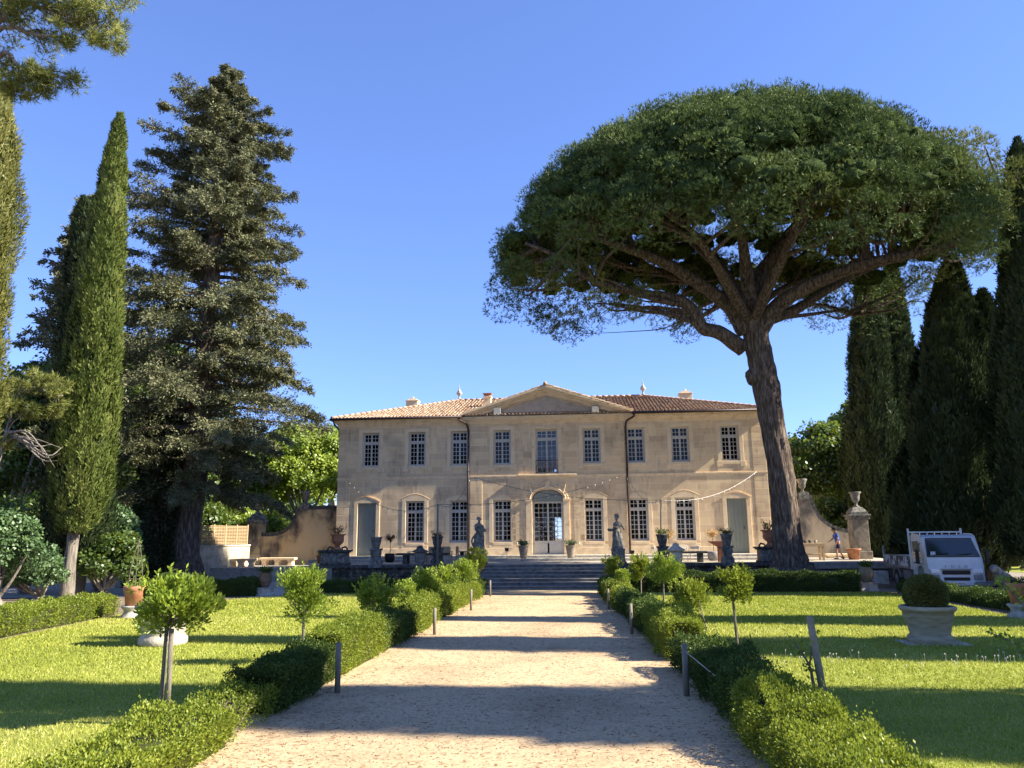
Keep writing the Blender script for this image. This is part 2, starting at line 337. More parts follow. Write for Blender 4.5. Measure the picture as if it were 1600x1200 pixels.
rubble_wall(-13.6, -5.29, 41.3, -.684, TZ, 'dark rubble retaining wall left of the stairs with flat coping')
rubble_wall(1.21, 11.4, 41.3, -.684, TZ, 'dark rubble retaining wall between the stairs and the pine trunk')
t = thing('stone_ledge', 'long low pale stone ledge running from the pine trunk to the truck', 'ledge', (11.5, 41.3, -.684))
MB().box(0, 5.6, .1, .45, 0, .66).build('wall_face', m_stoned, t); MB().box(0, 5.7, -.05, .5, .66, .98).build('coping', M('grey coping', [(.2, .19, .17), (.36, .34, .30)], 5, .9, .3), t, bevel=.03)
# earth bank round the pine root
def bank(cx, cy, rx, ry, h, name):
    mb = MB(); m, n = 10, 36; vs = [(cx, cy, -.684+h)]
    for i in range(1, m+1):
        q = i/m
        for k in range(n):
            a = 2*math.pi*k/n; vs.append((cx+rx*q*math.cos(a), cy+ry*q*math.sin(a), -.70+h*(math.cos(q*math.pi)*.5+.5)+random.uniform(-.03, .03)*(q < .98)))
    fs = [(0, 1+k, 1+(k+1) % n) for k in range(n)]+[(1+(i-1)*n+k, 1+i*n+k, 1+i*n+(k+1) % n, 1+(i-1)*n+(k+1) % n) for i in range(1, m) for k in range(n)]
    mb.add(vs, fs, True); return tag(mb.build(name, m_dirt), kind='structure')
bank(10.6, 38.4, 5.5, 2.6, .75, 'earth_bank')

# =============== HOUSE ===============
HX, HY, HZ = -2.32, 49.0, .6
house = thing('manor_house', 'long two storey limestone manor house with pediment, tiled hipped roof and small paned windows', 'house', (HX, HY, HZ))
UX = [2.86, 5.63, 8.41, 11.47]; LX = [2.86, 5.64, 8.48]
HW, HT, DEP, PB = 13.62, 8.25, 14.2, 4.93
ops = []     # (cx, w, z0, z1)
for s in (-1, 1):
    for x in UX: ops.append((s*x, 1.12, 5.64, 7.86))
    for x in LX: ops.append((s*x, 1.2, .80, 3.42))
    ops.append((s*11.62, 1.2, 0, 3.32))
ops += [(0, 1.42, 5.02, 7.86), (0, 1.94, 0, 4.02)]
def pierced(mb, x0, x1, z0, z1, y, ops, rev=.34, side=-1):
    xs = sorted(set([x0, x1]+[c-w/2 for c, w, a, b in ops]+[c+w/2 for c, w, a, b in ops])); xs = [x for x in xs if x0 <= x <= x1]
    zs = sorted(set([z0, z1]+[v for o in ops for v in o[2:]])); zs = [z for z in zs if z0 <= z <= z1]
    for i in range(len(xs)-1):
        for j in range(len(zs)-1):
            mx, mz = (xs[i]+xs[i+1])/2, (zs[j]+zs[j+1])/2
            if any(abs(mx-c) < w/2 and a < mz < b for c, w, a, b in ops): continue
            mb.quad((xs[i], y, zs[j]), (xs[i+1], y, zs[j]), (xs[i+1], y, zs[j+1]), (xs[i], y, zs[j+1]))
    if rev:
        for c, w, a, b in ops:
            if not (x0 <= c <= x1): continue
            l, r = c-w/2, c+w/2
            mb.quad((l, y, a), (l, y+rev, a), (l, y+rev, b), (l, y, b)); mb.quad((r, y+rev, a), (r, y, a), (r, y, b), (r, y+rev, b))
            mb.quad((l, y, b), (l, y+rev, b), (r, y+rev, b), (r, y, b)); mb.quad((l, y+rev, a), (l, y, a), (r, y, a), (r, y+rev, a))
mb = MB()
PJ = .05   # the centre bay stands proud
pierced(mb, -HW, -PB, 0, HT+.4, 0, ops, .32); pierced(mb, PB, HW, 0, HT+.4, 0, ops, .32); pierced(mb, -PB, PB, 0, HT+.4, -PJ, ops, .32+PJ)
for s in (-1, 1): mb.quad((s*PB, -PJ, 0), (s*PB, 0, 0), (s*PB, 0, HT+.4), (s*PB, -PJ, HT+.4))
# spandrels of the arched doorway
for s in (-1, 1):
    arc = [(s*.97*math.cos(a), 3.42+.6*math.sin(a)) for a in np.linspace(0, math.pi/2, 10)]
    mb.prism([(s*.969, 4.019)]+arc, -PJ+.002, .3)
pierced(mb, -HW+.1, HW-.1, 0, HT+.4, .33, ops, 0)
rear = [(.35, .9, 0, 2.6), (.35, .8, 5.0, 6.5)]
pierced(mb, -HW, HW, 0, HT+.4, DEP, rear, 0)
for s in (-1, 1): mb.quad((s*HW, 0, 0), (s*HW, DEP, 0), (s*HW, DEP, HT+.4), (s*HW, 0, HT+.4))
mb.build('wall', m_fac, house)
mb = MB(); 
for s in (-1, 1):
    mb.box(s*1.9-.05, s*1.9+.05, .36, DEP-.02, 0, 4.6); mb.box(s*1.5-.05, s*1.5+.05, .36, DEP-.02, 4.8, HT)
mb.box(-1.85, 1.85, .34, DEP-.02, -.02, 0.003); mb.box(-HW+.1, HW-.1, .36, DEP-.02, 4.62, 4.8); mb.box(-HW+.1, HW-.1, .34, DEP-.02, 8.3, 8.4)
mb.build('inner_walls', m_inner, house)
mb = MB(); 
for s in (-1, 1):
    for z0, z1, xi in ((0, 4.6, 2.0), (4.82, 8.28, 1.6)): mb.box(s*xi if s > 0 else -HW+.12, HW-.12 if s > 0 else s*xi, 1.0, 1.1, z0, z1)
mb.build('room_dark_sheets', m_dark, house)  # near-black sheets close behind the panes, painting the rooms as unlit
# band course, base course, cornice
def run(mb, z0, z1, d):
    for a, b, y in ((-HW-d, -PB-d, 0), (PB+d, HW+d, 0)): mb.box(a, b, y-d, y+.02, z0, z1)
    mb.box(-PB-d, PB+d, -PJ-d, .02, z0, z1)
mb = MB(); run(mb, 4.86, 4.95, .04); run(mb, 4.78, 4.86, .012)
mb.build('band_course', m_trim, house, bevel=.008)
mb = MB(); run(mb, 0, .42, .035); x = None
mb2 = MB()
# base course broken at doors
for seg in ((-HW-.035, -12.28), (-10.96, -PB-.035), (PB+.035, 10.96), (12.28, HW+.035)): MB().box(seg[0], seg[1], -.035, .02, 0, .42).build('base_course', m_trim, house, bevel=.008)
for seg in ((-PB-.035, -1.55), (1.55, PB+.035)): MB().box(seg[0], seg[1], -PJ-.035, -.02, 0, .42).build('base_course', m_trim, house, bevel=.008)
mb = MB()
for z0, z1, d in ((8.25, 8.33, .05), (8.33, 8.45, .10), (8.45, 8.52, .20), (8.52, 8.66, .28), (8.66, 8.72, .34)): run(mb, z0, z1, d)
for z0, z1, d in ((8.25, 8.33, .05), (8.33, 8.45, .10), (8.45, 8.52, .20), (8.52, 8.66, .28), (8.66, 8.72, .34)):
    for s in (-1, 1): mb.box(min(s*HW, s*(HW+d)), max(s*HW, s*(HW+d)), .021, DEP, z0, z1)
mb.build('cornice', m_trim, house, bevel=.01)
# pilaster strips with channelled joints
def pil(xc, w, y, z0=0.42, z1=4.78, z2=4.95, z3=8.25):
    mb = MB()
    for a, b in ((z0, z1), (z2, z3)):
        n = round((b-a)/.43); h = (b-a)/n
        for i in range(n): mb.box(xc-w/2, xc+w/2, y-.016, y+.02, a+i*h+.012, a+(i+1)*h-.012)
    mb.build('quoins', m_fac, house, bevel=.012)
for s in (-1, 1): pil(s*(HW-.42), .82, 0); pil(s*(PB-.40), .78, -PJ)
for s in (-1, 1):
    mb = MB()
    for i in range(10): mb.box(s*1.98-.34, s*1.98+.34, -PJ-.018, -PJ+.02, .44+i*.40, .44+i*.40+.375)
    mb.build('quoins', m_fac, house, bevel=.012)
# windows
def window_mesh(w, h, top, rows, toprows, cols=2, blind=0, panel=0):
    mb = MB(); f = .075; y0, y1 = 0, .09
    mb.box(-w/2, -w/2+f, y0, y1, 0, h).box(w/2-f, w/2, y0, y1, 0, h).box(-w/2+f, w/2-f, y0, y1, 0, f).box(-w/2+f, w/2-f, y0, y1, h-f, h)
    zt = h*top if top else h-f
    if top: mb.box(-w/2+f, w/2-f, y0-.01, y1, zt-.055, zt+.055)
    st = .065
    for (za, zb, rw) in ([(f+panel, zt-(.055 if top else 0), rows)]+([(zt+.055, h-f, toprows)] if top else [])):
        z0b = za-panel if panel and za == f+panel else za
        for s in (-1, 1):
            x0, x1 = (-w/2+f, 0) if s < 0 else (0, w/2-f)
            mb.box(x0, x0+st*.8, y0+.015, y1-.01, z0b, zb).box(x1-st*.8, x1, y0+.015, y1-.01, z0b, zb)
            mb.box(x0+st*.8, x1-st*.8, y0+.02, y1-.015, zb-.045, zb).box(x0+st*.8, x1-st*.8, y0+.02, y1-.015, za-(panel if panel and za > f else 0), za+.05)
            X0, X1, Z0, Z1 = x0+st*.8, x1-st*.8, za+.05, zb-.045
            for c in range(1, cols): xx = X0+(X1-X0)*c/cols; mb.box(xx-.016, xx+.016, y0+.03, y1-.03, Z0, Z1)
            for r in range(1, rw): zz = Z0+(Z1-Z0)*r/rw; mb.box(X0, X1, y0+.033, y1-.033, zz-.016, zz+.016)
    g = MB().quad((-w/2+f, .052, f+panel), (w/2-f, .052, f+panel), (w/2-f, .052, h-f), (-w/2+f, .052, h-f))
    return mb, g
def add_window(kind, cx, z0, w, h, base, y, arch=False):
    key = kind
    if key not in WM:
        a, g = window_mesh(w, h, *base); fo = a.build('window', m_frame); go = g.build('pane', m_glassc if kind in ('door', 'french') else m_glass)
        WM[key] = (fo.data, go.data); bpy.data.objects.remove(fo); bpy.data.objects.remove(go)
    fm, gm = WM[key]; o = link(bpy.data.objects.new({'door': 'glazed_door'}.get(kind, 'window'), fm), house); o.location = (cx, y+.2, z0)
    link(bpy.data.objects.new('pane', gm), o)
    yy = -.2
    s = MB(); a, b = w/2, w/2+.24
    if kind == 'door': return o
    zt = h
    s.box(-b, -a, yy-.018, yy+.02, -.02, zt).box(a, b, yy-.018, yy+.02, -.02, zt)
    if not arch:
        s.box(-b, b, yy-.018, yy+.02, zt, zt+.22); s.box(-a, a, yy-.03, yy+.0, -.2, -.02) if kind != 'french' else None
        s.box(-b-.09, -a, yy-.034, yy+.0, -.34, -.02).box(a, b+.09, yy-.034, yy+.0, -.34, -.02) if kind != 'french' else None
        s.build('surround', m_trim, o, bevel=.01)
        if kind == 'french': o.children[-1].data.materials[0] = m_trim
    else:
        pts = [(-b, zt), (-a, zt), (a, zt), (b, zt)]; arcp = [(x, zt+.06+.30*math.cos(x/b*math.pi/2)) for x in np.linspace(b, -b, 13)]
        s.prism([(-b, zt), (b, zt)]+arcp, yy-.018, yy+.02); 
        arc2 = [(x*1.12, zt+.10+.34*math.cos(x/b*math.pi/2)) for x in np.linspace(b, -b, 13)]
        for i in range(12): s.tube([(arc2[i][0], yy-.01, arc2[i][1]), (arc2[i+1][0], yy-.01, arc2[i+1][1])], .014, 6)
        if kind != 'shut': s.box(-a, a, yy-.03, yy+.0, -.18, -.02); s.box(-b, b, yy-.02, yy, -.38, -.18)
        s.build('surround', m_trim, o, bevel=.01)
    return o
WM = {}
for x in UX:
    for s in (-1, 1):
        add_window('upper', s*x, 5.64, 1.12, 2.22, (.70, 5, 2), -PJ if x < 4 else 0)
for x in LX:
    for s in (-1, 1): add_window('lower', s*x, .80, 1.2, 2.62, (.74, 6, 2), -PJ if x < 4 else 0, True)
fr = add_window('french', 0, 5.02, 1.42, 2.84, (.78, 6, 2), -PJ)
dr = add_window('door', 0, 0, 1.94, 3.28, (0, 8, 0, 3, 0, .72), -PJ)
# bottom panels and scrollwork of the glazed door, green tympanum above it
MB().box(-.82, .82, .015, .07, .08, .70).build('panel', m_frame, dr)
for s in (-1, 1):
    t = MB()
    for k in range(4):
        x, z = s*.42, 1.05+k*.36; t.tube([(x-.25, -.015, z-.14), (x+.25, -.015, z+.14)], .012, 5).tube([(x-.25, -.015, z+.14), (x+.25, -.015, z-.14)], .012, 5)
        t.tube([(x+.1*math.cos(a), -.018, z+.1*math.sin(a)) for a in np.linspace(0, 6.28, 13)], .01, 5)
    t.build('scrollwork', m_iron, dr)
tb = MB(); tb.prism([(.96*math.cos(a), 3.28+.72*math.sin(a)) for a in np.linspace(0, math.pi, 20)], .08, .14); tb.build('tympanum', m_door, house)
# rolled moulding round the arch, keystone, swags, brackets, lanterns carved over the door
mb = MB(); A = [(1.12*math.cos(a), -PJ-.005, 3.42+.76*math.sin(a)) for a in np.linspace(0, math.pi, 22)]; mb.tube(A, .075, 6)
A = [(1.28*math.cos(a), -PJ-.0, 3.42+.90*math.sin(a)) for a in np.linspace(0, math.pi, 22)]; mb.tube(A, .04, 6)
mb.box(-1.42, -.97, -PJ-.10, -PJ+.0, 3.30, 3.42).box(.97, 1.42, -PJ-.10, -PJ, 3.30, 3.42); mb.box(-1.36, -1.0, -PJ-.05, -PJ, 0, 3.30).box(1.0, 1.36, -PJ-.05, -PJ, 0, 3.30)
mb.prism([(-.10, 4.0), (.10, 4.0), (.17, 4.48), (-.17, 4.48)], -PJ-.07, -PJ)
mb.ell((0, -PJ-.04, 4.50), (.18, .06, .13), lump=.12)
for s in (-1, 1):
    for k in range(9):
        q = k/8; mb.ell((s*(.25+.72*q), -PJ-.06, 4.42-.26*math.sin(q*math.pi)*.8-.05*q), (.06, .022, .05), 7, 5, lump=.3)
    for k in range(7): a = k*.8; mb.ell((s*(1.08+.05*math.sin(a)), -PJ-.06, 4.42-.09*k), (.055-.004*k, .022, .045), 7, 5, lump=.3)
    mb.box(s*1.62-.13, s*1.62+.13, -PJ-.05, -PJ, 4.28, 4.62).prism([(s*1.62-.1, 4.28), (s*1.62+.1, 4.28), (s*1.62+.04, 3.98), (s*1.62-.04, 3.98)], -PJ-.04, -PJ)
mb.build('carved_door_surround', m_trim, house)
# balcony sill and railing
MB().box(-1.85, 1.85, -PJ-.16, -PJ, 4.87, 4.985).build('balcony_sill', m_trim, house, bevel=.02)
mb = MB(); z0, z1 = 5.02, 5.86
mb.tube([(-.7, -PJ-.08, z1), (.7, -PJ-.08, z1)], .022, 6).tube([(-.7, -PJ-.08, z0+.08), (.7, -PJ-.08, z0+.08)], .015, 6)
for k in range(11): x = -.7+.14*k; mb.tube([(x, -PJ-.08, z0), (x, -PJ-.08, z1)], .011, 5)
for k in range(5):
    x = -.56+.28*k; mb.tube([(x+.1*math.cos(a), -PJ-.085, 5.42+.17*math.sin(a)) for a in np.linspace(0, 6.28, 13)], .01, 5)
mb.build('balcony_railing', m_pipe, house)
# shuttered side doors
for s in (-1, 1):
    mb = MB(); 
    for k in range(5): mb.box(-.6+.24*k+.004, -.6+.24*(k+1)-.004, 0, .06, .02, 3.32)
    mb.box(-.6, .6, .061, .1, 0.02, 3.32); o = mb.build('door', m_door, house, label=('blue grey plank door at the left end' if s < 0 else 'sage grey plank door at the right end')); o.location = (s*11.62, .16, 0)
    MB().tube([(.42, -.04, 1.45), (.42, -.04, 1.6)], .02, 6).build('handle', m_iron, o)
    mb = MB(); b = .84; mb.box(-b, -.6, -.2, -.14, 0, 3.32).box(.6, b, -.2, -.14, 0, 3.32)
    mb.prism([(-b, 3.32), (b, 3.32)]+[(x, 3.38+.30*math.cos(x/b*math.pi/2)) for x in np.linspace(b, -b, 13)], -.2, -.14)
    ar = [(x*1.1, -.21, 3.42+.34*math.cos(x/b*math.pi/2)) for x in np.linspace(b, -b, 13)]; mb.tube(ar, .016, 6)
    mb.build('surround', m_trim, o, bevel=.01)
# pediment
mb = MB(); ax, az = 0, 10.36; mb.prism([(-PB-.2, 8.72), (PB+.2, 8.72), (0, az)], -PJ+.05, .3); mb.build('pediment', m_rend, house)
mb = MB()
for s in (-1, 1):
    for d0, d1, o_ in ((-.26, -.12, .04), (-.12, .02, .12), (.02, .16, .24), (.16, .26, .34)):
        mb.prism([(s*(PB+.34), max(8.722, 8.74+d0)), (s*(PB+.34), 8.78+d1), (0, az+d1-.04), (0, az+d0-.04)]+([(s*(PB-.3), 8.722)] if d0 < 0 else []), -PJ-o_, -PJ+.25-o_*.1)
mb.build('raking_cornice', m_trim, house)
for s in (-1, 1):
    o = MB().box(-.24, .24, -.12, .12, 0, .52).build('floodlight', M('floodlight grey', [(.33, .36, .34)], rough=.5, bmp=0), house, bevel=.02); o.location = (s*(3.14), -PJ-.2, 8.74)
    MB().box(-.19, .19, -.135, -.121, .06, .46).build('lens', m_frame, o)
# roof slopes with real barrel tiles
def tiles(mbv, e0, e1, t0, t1, sp=.235, tl=.38):
    """eave e0->e1, top t0->t1; columns of half round tiles run up the slope"""
    e0, e1, t0, t1 = [np.array(p, float) for p in (e0, e1, t0, t1)]
    u = unit(e1-e0); L = np.linalg.norm(e1-e0); n = np.cross(u, unit(t0-e0 if np.linalg.norm(t0-e0) > 1e-6 else t1-e1)); 
    n = unit(n); up = np.cross(n, u); H = (t0-e0)@up
    if n[2] < 0: n = -n
    a0, a1 = (t0-e0)@u, (t1-e0)@u
    V, T = mbv
    for k in range(int(L/sp)):
        x = (k+.5)*sp
        h = H*min(1, x/a0 if a0 > 1e-3 else 1, (L-x)/(L-a1) if L-a1 > 1e-3 else 1)
        v = 0
        while v < h-.02:
            v1 = min(v+tl, h); tv = rng.random(); r0, r1 = sp*.40, sp*.33; jx = rng.normal()*.008
            for q in range(4):
                aa, ab = math.pi*q/4, math.pi*(q+1)/4
                P = lambda a, r, vv, ex: e0+u*(x+jx+r*math.cos(a))+up*vv+n*(r*math.sin(a)*.9+ex)
                V.append([P(ab, r0, v, .035), P(aa, r0, v, .035), P(aa, r1, v1+.03, .005), P(ab, r1, v1+.03, .005)]); T.append(tv)
            # little shadow gap: dark front lip
            V.append([e0+u*(x-r0)+up*v, e0+u*(x+r0)+up*v, e0+u*(x+r0*.6)+up*v+n*(r0*.9), e0+u*(x-r0*.6)+up*v+n*(r0*.9)]); T.append(tv*.6)
            v = v1
RZ, RH = 11.1, 6.8; EX = .42; ez = 8.76
cs = [(-HW-EX, -EX, ez), (HW+EX, -EX, ez), (HW+EX, DEP+EX, ez), (-HW-EX, DEP+EX, ez)]; rl, rr = (-RH, DEP/2, RZ), (RH, DEP/2, RZ)
mb = MB(); mb.add(cs+[rl, rr], [(0, 1, 5, 4), (1, 2, 5), (2, 3, 4, 5), (3, 0, 4), (3, 2, 1, 0)])
roof = mb.build('roof', M('roof underlay', [(.22, .13, .08), (.30, .18, .11)], 4), house)
V, T = [], []
tiles((V, T), cs[0], cs[1], rl, rr); tiles((V, T), cs[1], cs[2], rr, rr); tiles((V, T), cs[3], cs[0], rl, rl)
npmesh('roof_tiles', np.array(V), 4, T, m_tile, roof)
V, T = [], []; G0 = PB+.62; gy0, gy1 = -PJ-.38, 7.5; gzt = az+.36; ge = 8.72+.30
for s in (-1, 1):
    e0, e1 = ((-G0, gy1, ge-.14), (-G0, gy0, ge-.14)) if s < 0 else ((G0, gy0, ge-.14), (G0, gy1, ge-.14))
    t0, t1 = ((0, gy1, gzt), (0, gy0, gzt)) if s < 0 else ((0, gy0, gzt), (0, gy1, gzt))
    tiles((V, T), e0, e1, t0, t1)
gb = MB().prism([(-G0, ge-.22), (-G0, ge-.14), (0, gzt-.02), (G0, ge-.14), (G0, ge-.22), (0, gzt-.16)], gy0+.03, gy1)
gr = gb.build('gable_roof', m_trim, house); npmesh('roof_tiles', np.array(V), 4, T, m_tile, gr)
# ridge and hip tiles
mb = MB()
def ridge(p, q, r=.13):
    p, q = np.array(p), np.array(q); L = np.linalg.norm(q-p); n = int(L/.42)
    for i in range(n): a = p+(q-p)*i/n; b = p+(q-p)*(i+1.08)/n; mb.tube([a, b], [r*1.08, r*.9], 8)
ridge((rl[0], rl[1], rl[2]+.03), (rr[0], rr[1], rr[2]+.03)); ridge((cs[0][0], cs[0][1], ez+.06), (rl[0], rl[1], rl[2]+.03)); ridge((cs[1][0], cs[1][1], ez+.06), (rr[0], rr[1], rr[2]+.03)); ridge((0, gy0, gzt+.05), (0, gy1, gzt+.05))
mb.build('ridge_tiles', M('ridge tile', [(.33, .20, .13), (.52, .38, .27)], 3), roof)
# gutters, downpipes
for s in (-1, 1):
    mb = MB()
    mb.tube([(s*(HW+EX+.05), -EX-.05, ez-.03), (s*(PB+.5), -EX-.05, ez-.03)], .085, 8)
    mb.tube([(s*(HW+EX+.05), -EX-.05, ez-.03), (s*(HW+EX+.05), 4, ez-.03)], .085, 8)
    mb.build('gutter', m_pipe, house)
for s in (-1, 1):
    x = s*(PB+.10); mb = MB(); mb.tube(spline([(s*(PB+.65), -EX-.05, ez-.06), (s*(PB+.60), -EX-.02, ez-.28), (x+s*.1, -.32, ez-.5), (x, -.12, ez-.85), (x, -.10, ez-1.2)], 4), .065, 8); mb.tube([(x, -.10, ez-1.2), (x, -.10, .02)], .06, 8)
    for z in (1.2, 3.2, 5.2, 6.8): mb.tube([(x, -.10, z), (x, -.10, z+.06)], .08, 8)
    mb.build('downpipe', m_pipe, house)
mb = MB(); mb.tube(spline([(-HW-EX-.05, .2, ez-.1), (-HW-EX+.02, .3, ez-.3), (-HW-.12, .3, ez-.6), (-HW-.10, .3, ez-1.1)], 4), .06, 8); mb.build('downpipe', m_pipe, house)
# chimneys and finials
def chim(x, y, z, w, d, h, tall=False):
    o = MB().box(-w/2, w/2, -d/2, d/2, -.6, h*.7).box(-w/2-.05, w/2+.05, -d/2-.05, d/2+.05, h*.7, h*.82).build('chimney', m_trim, house, bevel=.015); o.location = (x, y, z)
    if tall: MB().box(-w/2-.07, w/2+.07, -d/2-.07, d/2+.07, h*.95, h).box(-w/2+.03, w/2-.03, -d/2+.03, d/2-.03, h*.82, h*.95).build('cap', m_terra, o)
    else: MB().box(-w*.34, w*.34, -d*.34, d*.34, h*.82, h).lathe([(.09, h), (.08, h+.12), (.12, h+.14), (.02, h+.2)], n=10).build('cap', m_trim, o)
def rel(x, y, Y): q = YP(x, y, Y); return q[0]-HX, Y-HY, q[2]-HZ
q = rel(645, 637, 57.5); chim(q[0], q[1], q[2], .9, .8, .65)
q = rel(762, 635, 52.5); chim(q[0], q[1], q[2]-.15, .48, .48, 1.05, True)
q = rel(1071, 627, 57); chim(q[0], q[1], q[2], .9, .8, .72)
for x in (rl[0], rr[0]):
    o = MB().lathe([(.10, 0), (.12, .06), (.06, .12), (.07, .3), (.2, .42), (.22, .52), (.12, .6), (.15, .66), (.07, .72), (.035, .85), (.05, .9), (.012, 1.02), (.004, 1.2)], n=14).build('finial', m_stonel, house); o.location = (x, DEP/2, RZ+.1)
for x in (-1.78*1, 1.78):  # small tube lamps beside the door
    pass
for s, px in ((-1, 808), (1, 905)):
    q = YP(px, 852, HY-.25); o = MB().tube([(0, 0, 0), (0, 0, .2)], .035, 8).build('wall_lamp', m_frame, house); o.location = (q[0]-HX, -PJ-.09, q[2]-HZ)
    MB().tube([(0, .03, -.02), (0, .1, -.02)], .015, 6).build('bracket', m_iron, o)
# =============== VEGETATION ===============
def vnoise(P, s=1., seed=0):          # cheap smooth pseudo noise from sines
    r = np.random.default_rng(seed); o = np.zeros(len(P))
    for k in range(6):
        d = r.normal(size=3)*s*(1+.5*k); o += np.sin(P@d+r.uniform(0, 6.28))/(1+.4*k)
    return o/2.6
# ---- clipped box hedges ----
def hedge(name, label, p0, p1, w, h, leaf=.03, n=20000, mat=lf_box, seed=0, group=None, loose=.05, bare=False, wob=.085):
    p0, p1 = np.array(p0[:2], float), np.array(p1[:2], float); c = (p0+p1)/2; L = np.linalg.norm(p1-p0); a = math.atan2(p1[1]-p0[1], p1[0]-p0[0])
    leaf *= .68; n = int(n*1.9); h *= .9
    t = thing(name, label, 'hedge', (c[0], c[1], gz(c[1])), a, group); t.rotation_euler = (0, 0, a)
    tilt = (gz(p1[1])-gz(p0[1]))/L; r = np.random.default_rng(seed)
    A = [L*w, L*h, L*h, w*h, w*h]; A = np.array(A)/sum(A); side = r.choice(5, n, p=A); u, v = r.uniform(-1, 1, n), r.uniform(0, 1, n)
    P = np.zeros((n, 3)); N = np.zeros((n, 3))
    m = side == 0; P[m] = np.stack([u[m]*L/2, (v[m]-.5)*w, np.full(m.sum(), h)], 1); N[m] = (0, 0, 1)
    for s, sg in ((1, -1), (2, 1)): m = side == s; P[m] = np.stack([u[m]*L/2, np.full(m.sum(), sg*w/2), .04+v[m]*(h-.04)], 1); N[m] = (0, sg, 0)
    for s, sg in ((3, -1), (4, 1)): m = side == s; P[m] = np.stack([np.full(m.sum(), sg*L/2), u[m]*w/2, .04+v[m]*(h-.04)], 1); N[m] = (sg, 0, 0)
    # round the shoulders, lump the faces
    k = .82; q = np.abs(P[:, 1])/(w/2); zz = P[:, 2]/h; cor = np.clip(q-k, 0, 1)*np.clip(zz-k, 0, 1)*18; P[:, 1] *= 1-cor*.22; P[:, 2] *= 1-cor*.12
    q = np.abs(P[:, 0])/(L/2); P[:, 2] *= 1-np.clip(q-.93, 0, 1)*1.2*.3
    W0 = P+np.array([c[0], c[1], 0]); P += N*((vnoise(W0, 2.2, 5)*wob*1.5+vnoise(W0, 7, 6)*wob*.8)[:, None]) - N*(r.random(n)**2*.10)[:, None]+r.normal(size=(n, 3))*.012
    P[:, 2] += P[:, 0]*tilt
    D = N*.9+rdir(n)*.9+np.array([0, 0, .45]); sh = r.random(n) < .06; Ls = leaf*r.uniform(.7, 1.3, n)
    P[sh] += N[sh]*r.uniform(0, loose, sh.sum())[:, None]
    tint = np.clip(.42+.22*vnoise(W0, 1.3, 9)+r.normal(size=n)*.2, 0, 1)
    core = MB(); nx = max(4, int(L/.12)); ny = 8; vs = []; 
    for i in range(nx+1):
        x = -L/2+.06+(L-.12)*i/nx
        for j in range(ny):
            aa = [(-1, 0), (-1, .5), (-1, .86), (-.55, 1), (.55, 1), (1, .86), (1, .5), (1, 0)][j]
            pt = np.array([[x+c[0], aa[0]+c[1], aa[1]]]); d = vnoise(pt, 4, 3)[0]*.03
            vs.append((x, aa[0]*(w/2-.085+d), max(0, aa[1]*(h-.085+d))+x*tilt))
    fs = [(i*ny+j, i*ny+j+1, (i+1)*ny+j+1, (i+1)*ny+j) for i in range(nx) for j in range(ny-1)]+[tuple(range(ny)), tuple(nx*ny+j for j in range(ny))[::-1]]
    if n > 6000 or not bare: core.add(vs, fs, True); core.build('branches', m_hcore, t)
    npmesh('foliage', leafV(P, D, Ls, Ls*.62), 4, tint, mat, t)
    if bare:
        s = MB()
        for k in range(9 if n > 6000 else 22):
            x = L/2-.25+random.uniform(-.1, .1)-(0 if n > 6000 else random.uniform(.05, L-.15)); y = random.uniform(-.2, .2)
            s.tube(spline([(x-.2, y, 0), (x+random.uniform(0, .25), y+random.uniform(-.1, .1), .2), (x+random.uniform(0, .3), y*1.2, h*.7)], 3), [.010]*7, 5)
        s.build('stems', m_twig, t)
    return t
m_hcore = M('hedge twigs', [(.03, .045, .012), (.06, .07, .025), (.09, .08, .04)], 14, .95, 1, 30, spec=.05, dist=.05)
W = .62
def hx(side, Y): return (pl(Y)-W/2-.02) if side < 0 else (pr(Y)+W/2+.02)
LH = [(3.0, 7.2, .33, lf_box, 24000, .036, 'clipped light box hedge nearest the camera left of the path', True),
      (7.55, 8.5, .36, lf_box, 2600, .034, 'thin straggly box bush with bare stems between two fuller hedges near the left post', True),
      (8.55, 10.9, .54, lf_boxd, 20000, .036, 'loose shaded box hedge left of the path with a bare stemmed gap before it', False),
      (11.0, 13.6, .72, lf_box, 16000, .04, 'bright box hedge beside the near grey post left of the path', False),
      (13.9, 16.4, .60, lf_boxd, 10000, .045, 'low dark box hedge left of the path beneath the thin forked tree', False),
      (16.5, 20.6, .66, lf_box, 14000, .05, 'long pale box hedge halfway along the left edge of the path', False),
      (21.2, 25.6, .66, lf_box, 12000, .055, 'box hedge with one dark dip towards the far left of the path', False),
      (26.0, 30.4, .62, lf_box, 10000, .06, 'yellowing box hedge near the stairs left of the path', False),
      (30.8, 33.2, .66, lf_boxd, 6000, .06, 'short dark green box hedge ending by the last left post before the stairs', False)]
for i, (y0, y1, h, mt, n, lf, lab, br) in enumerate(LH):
    hedge('box_hedge', lab, (hx(-1, y0), y0), (hx(-1, y1), y1), W+(.15 if i == 0 else 0), h, lf, n, mt, 10+i, 'box hedges along the gravel path', .10, br)
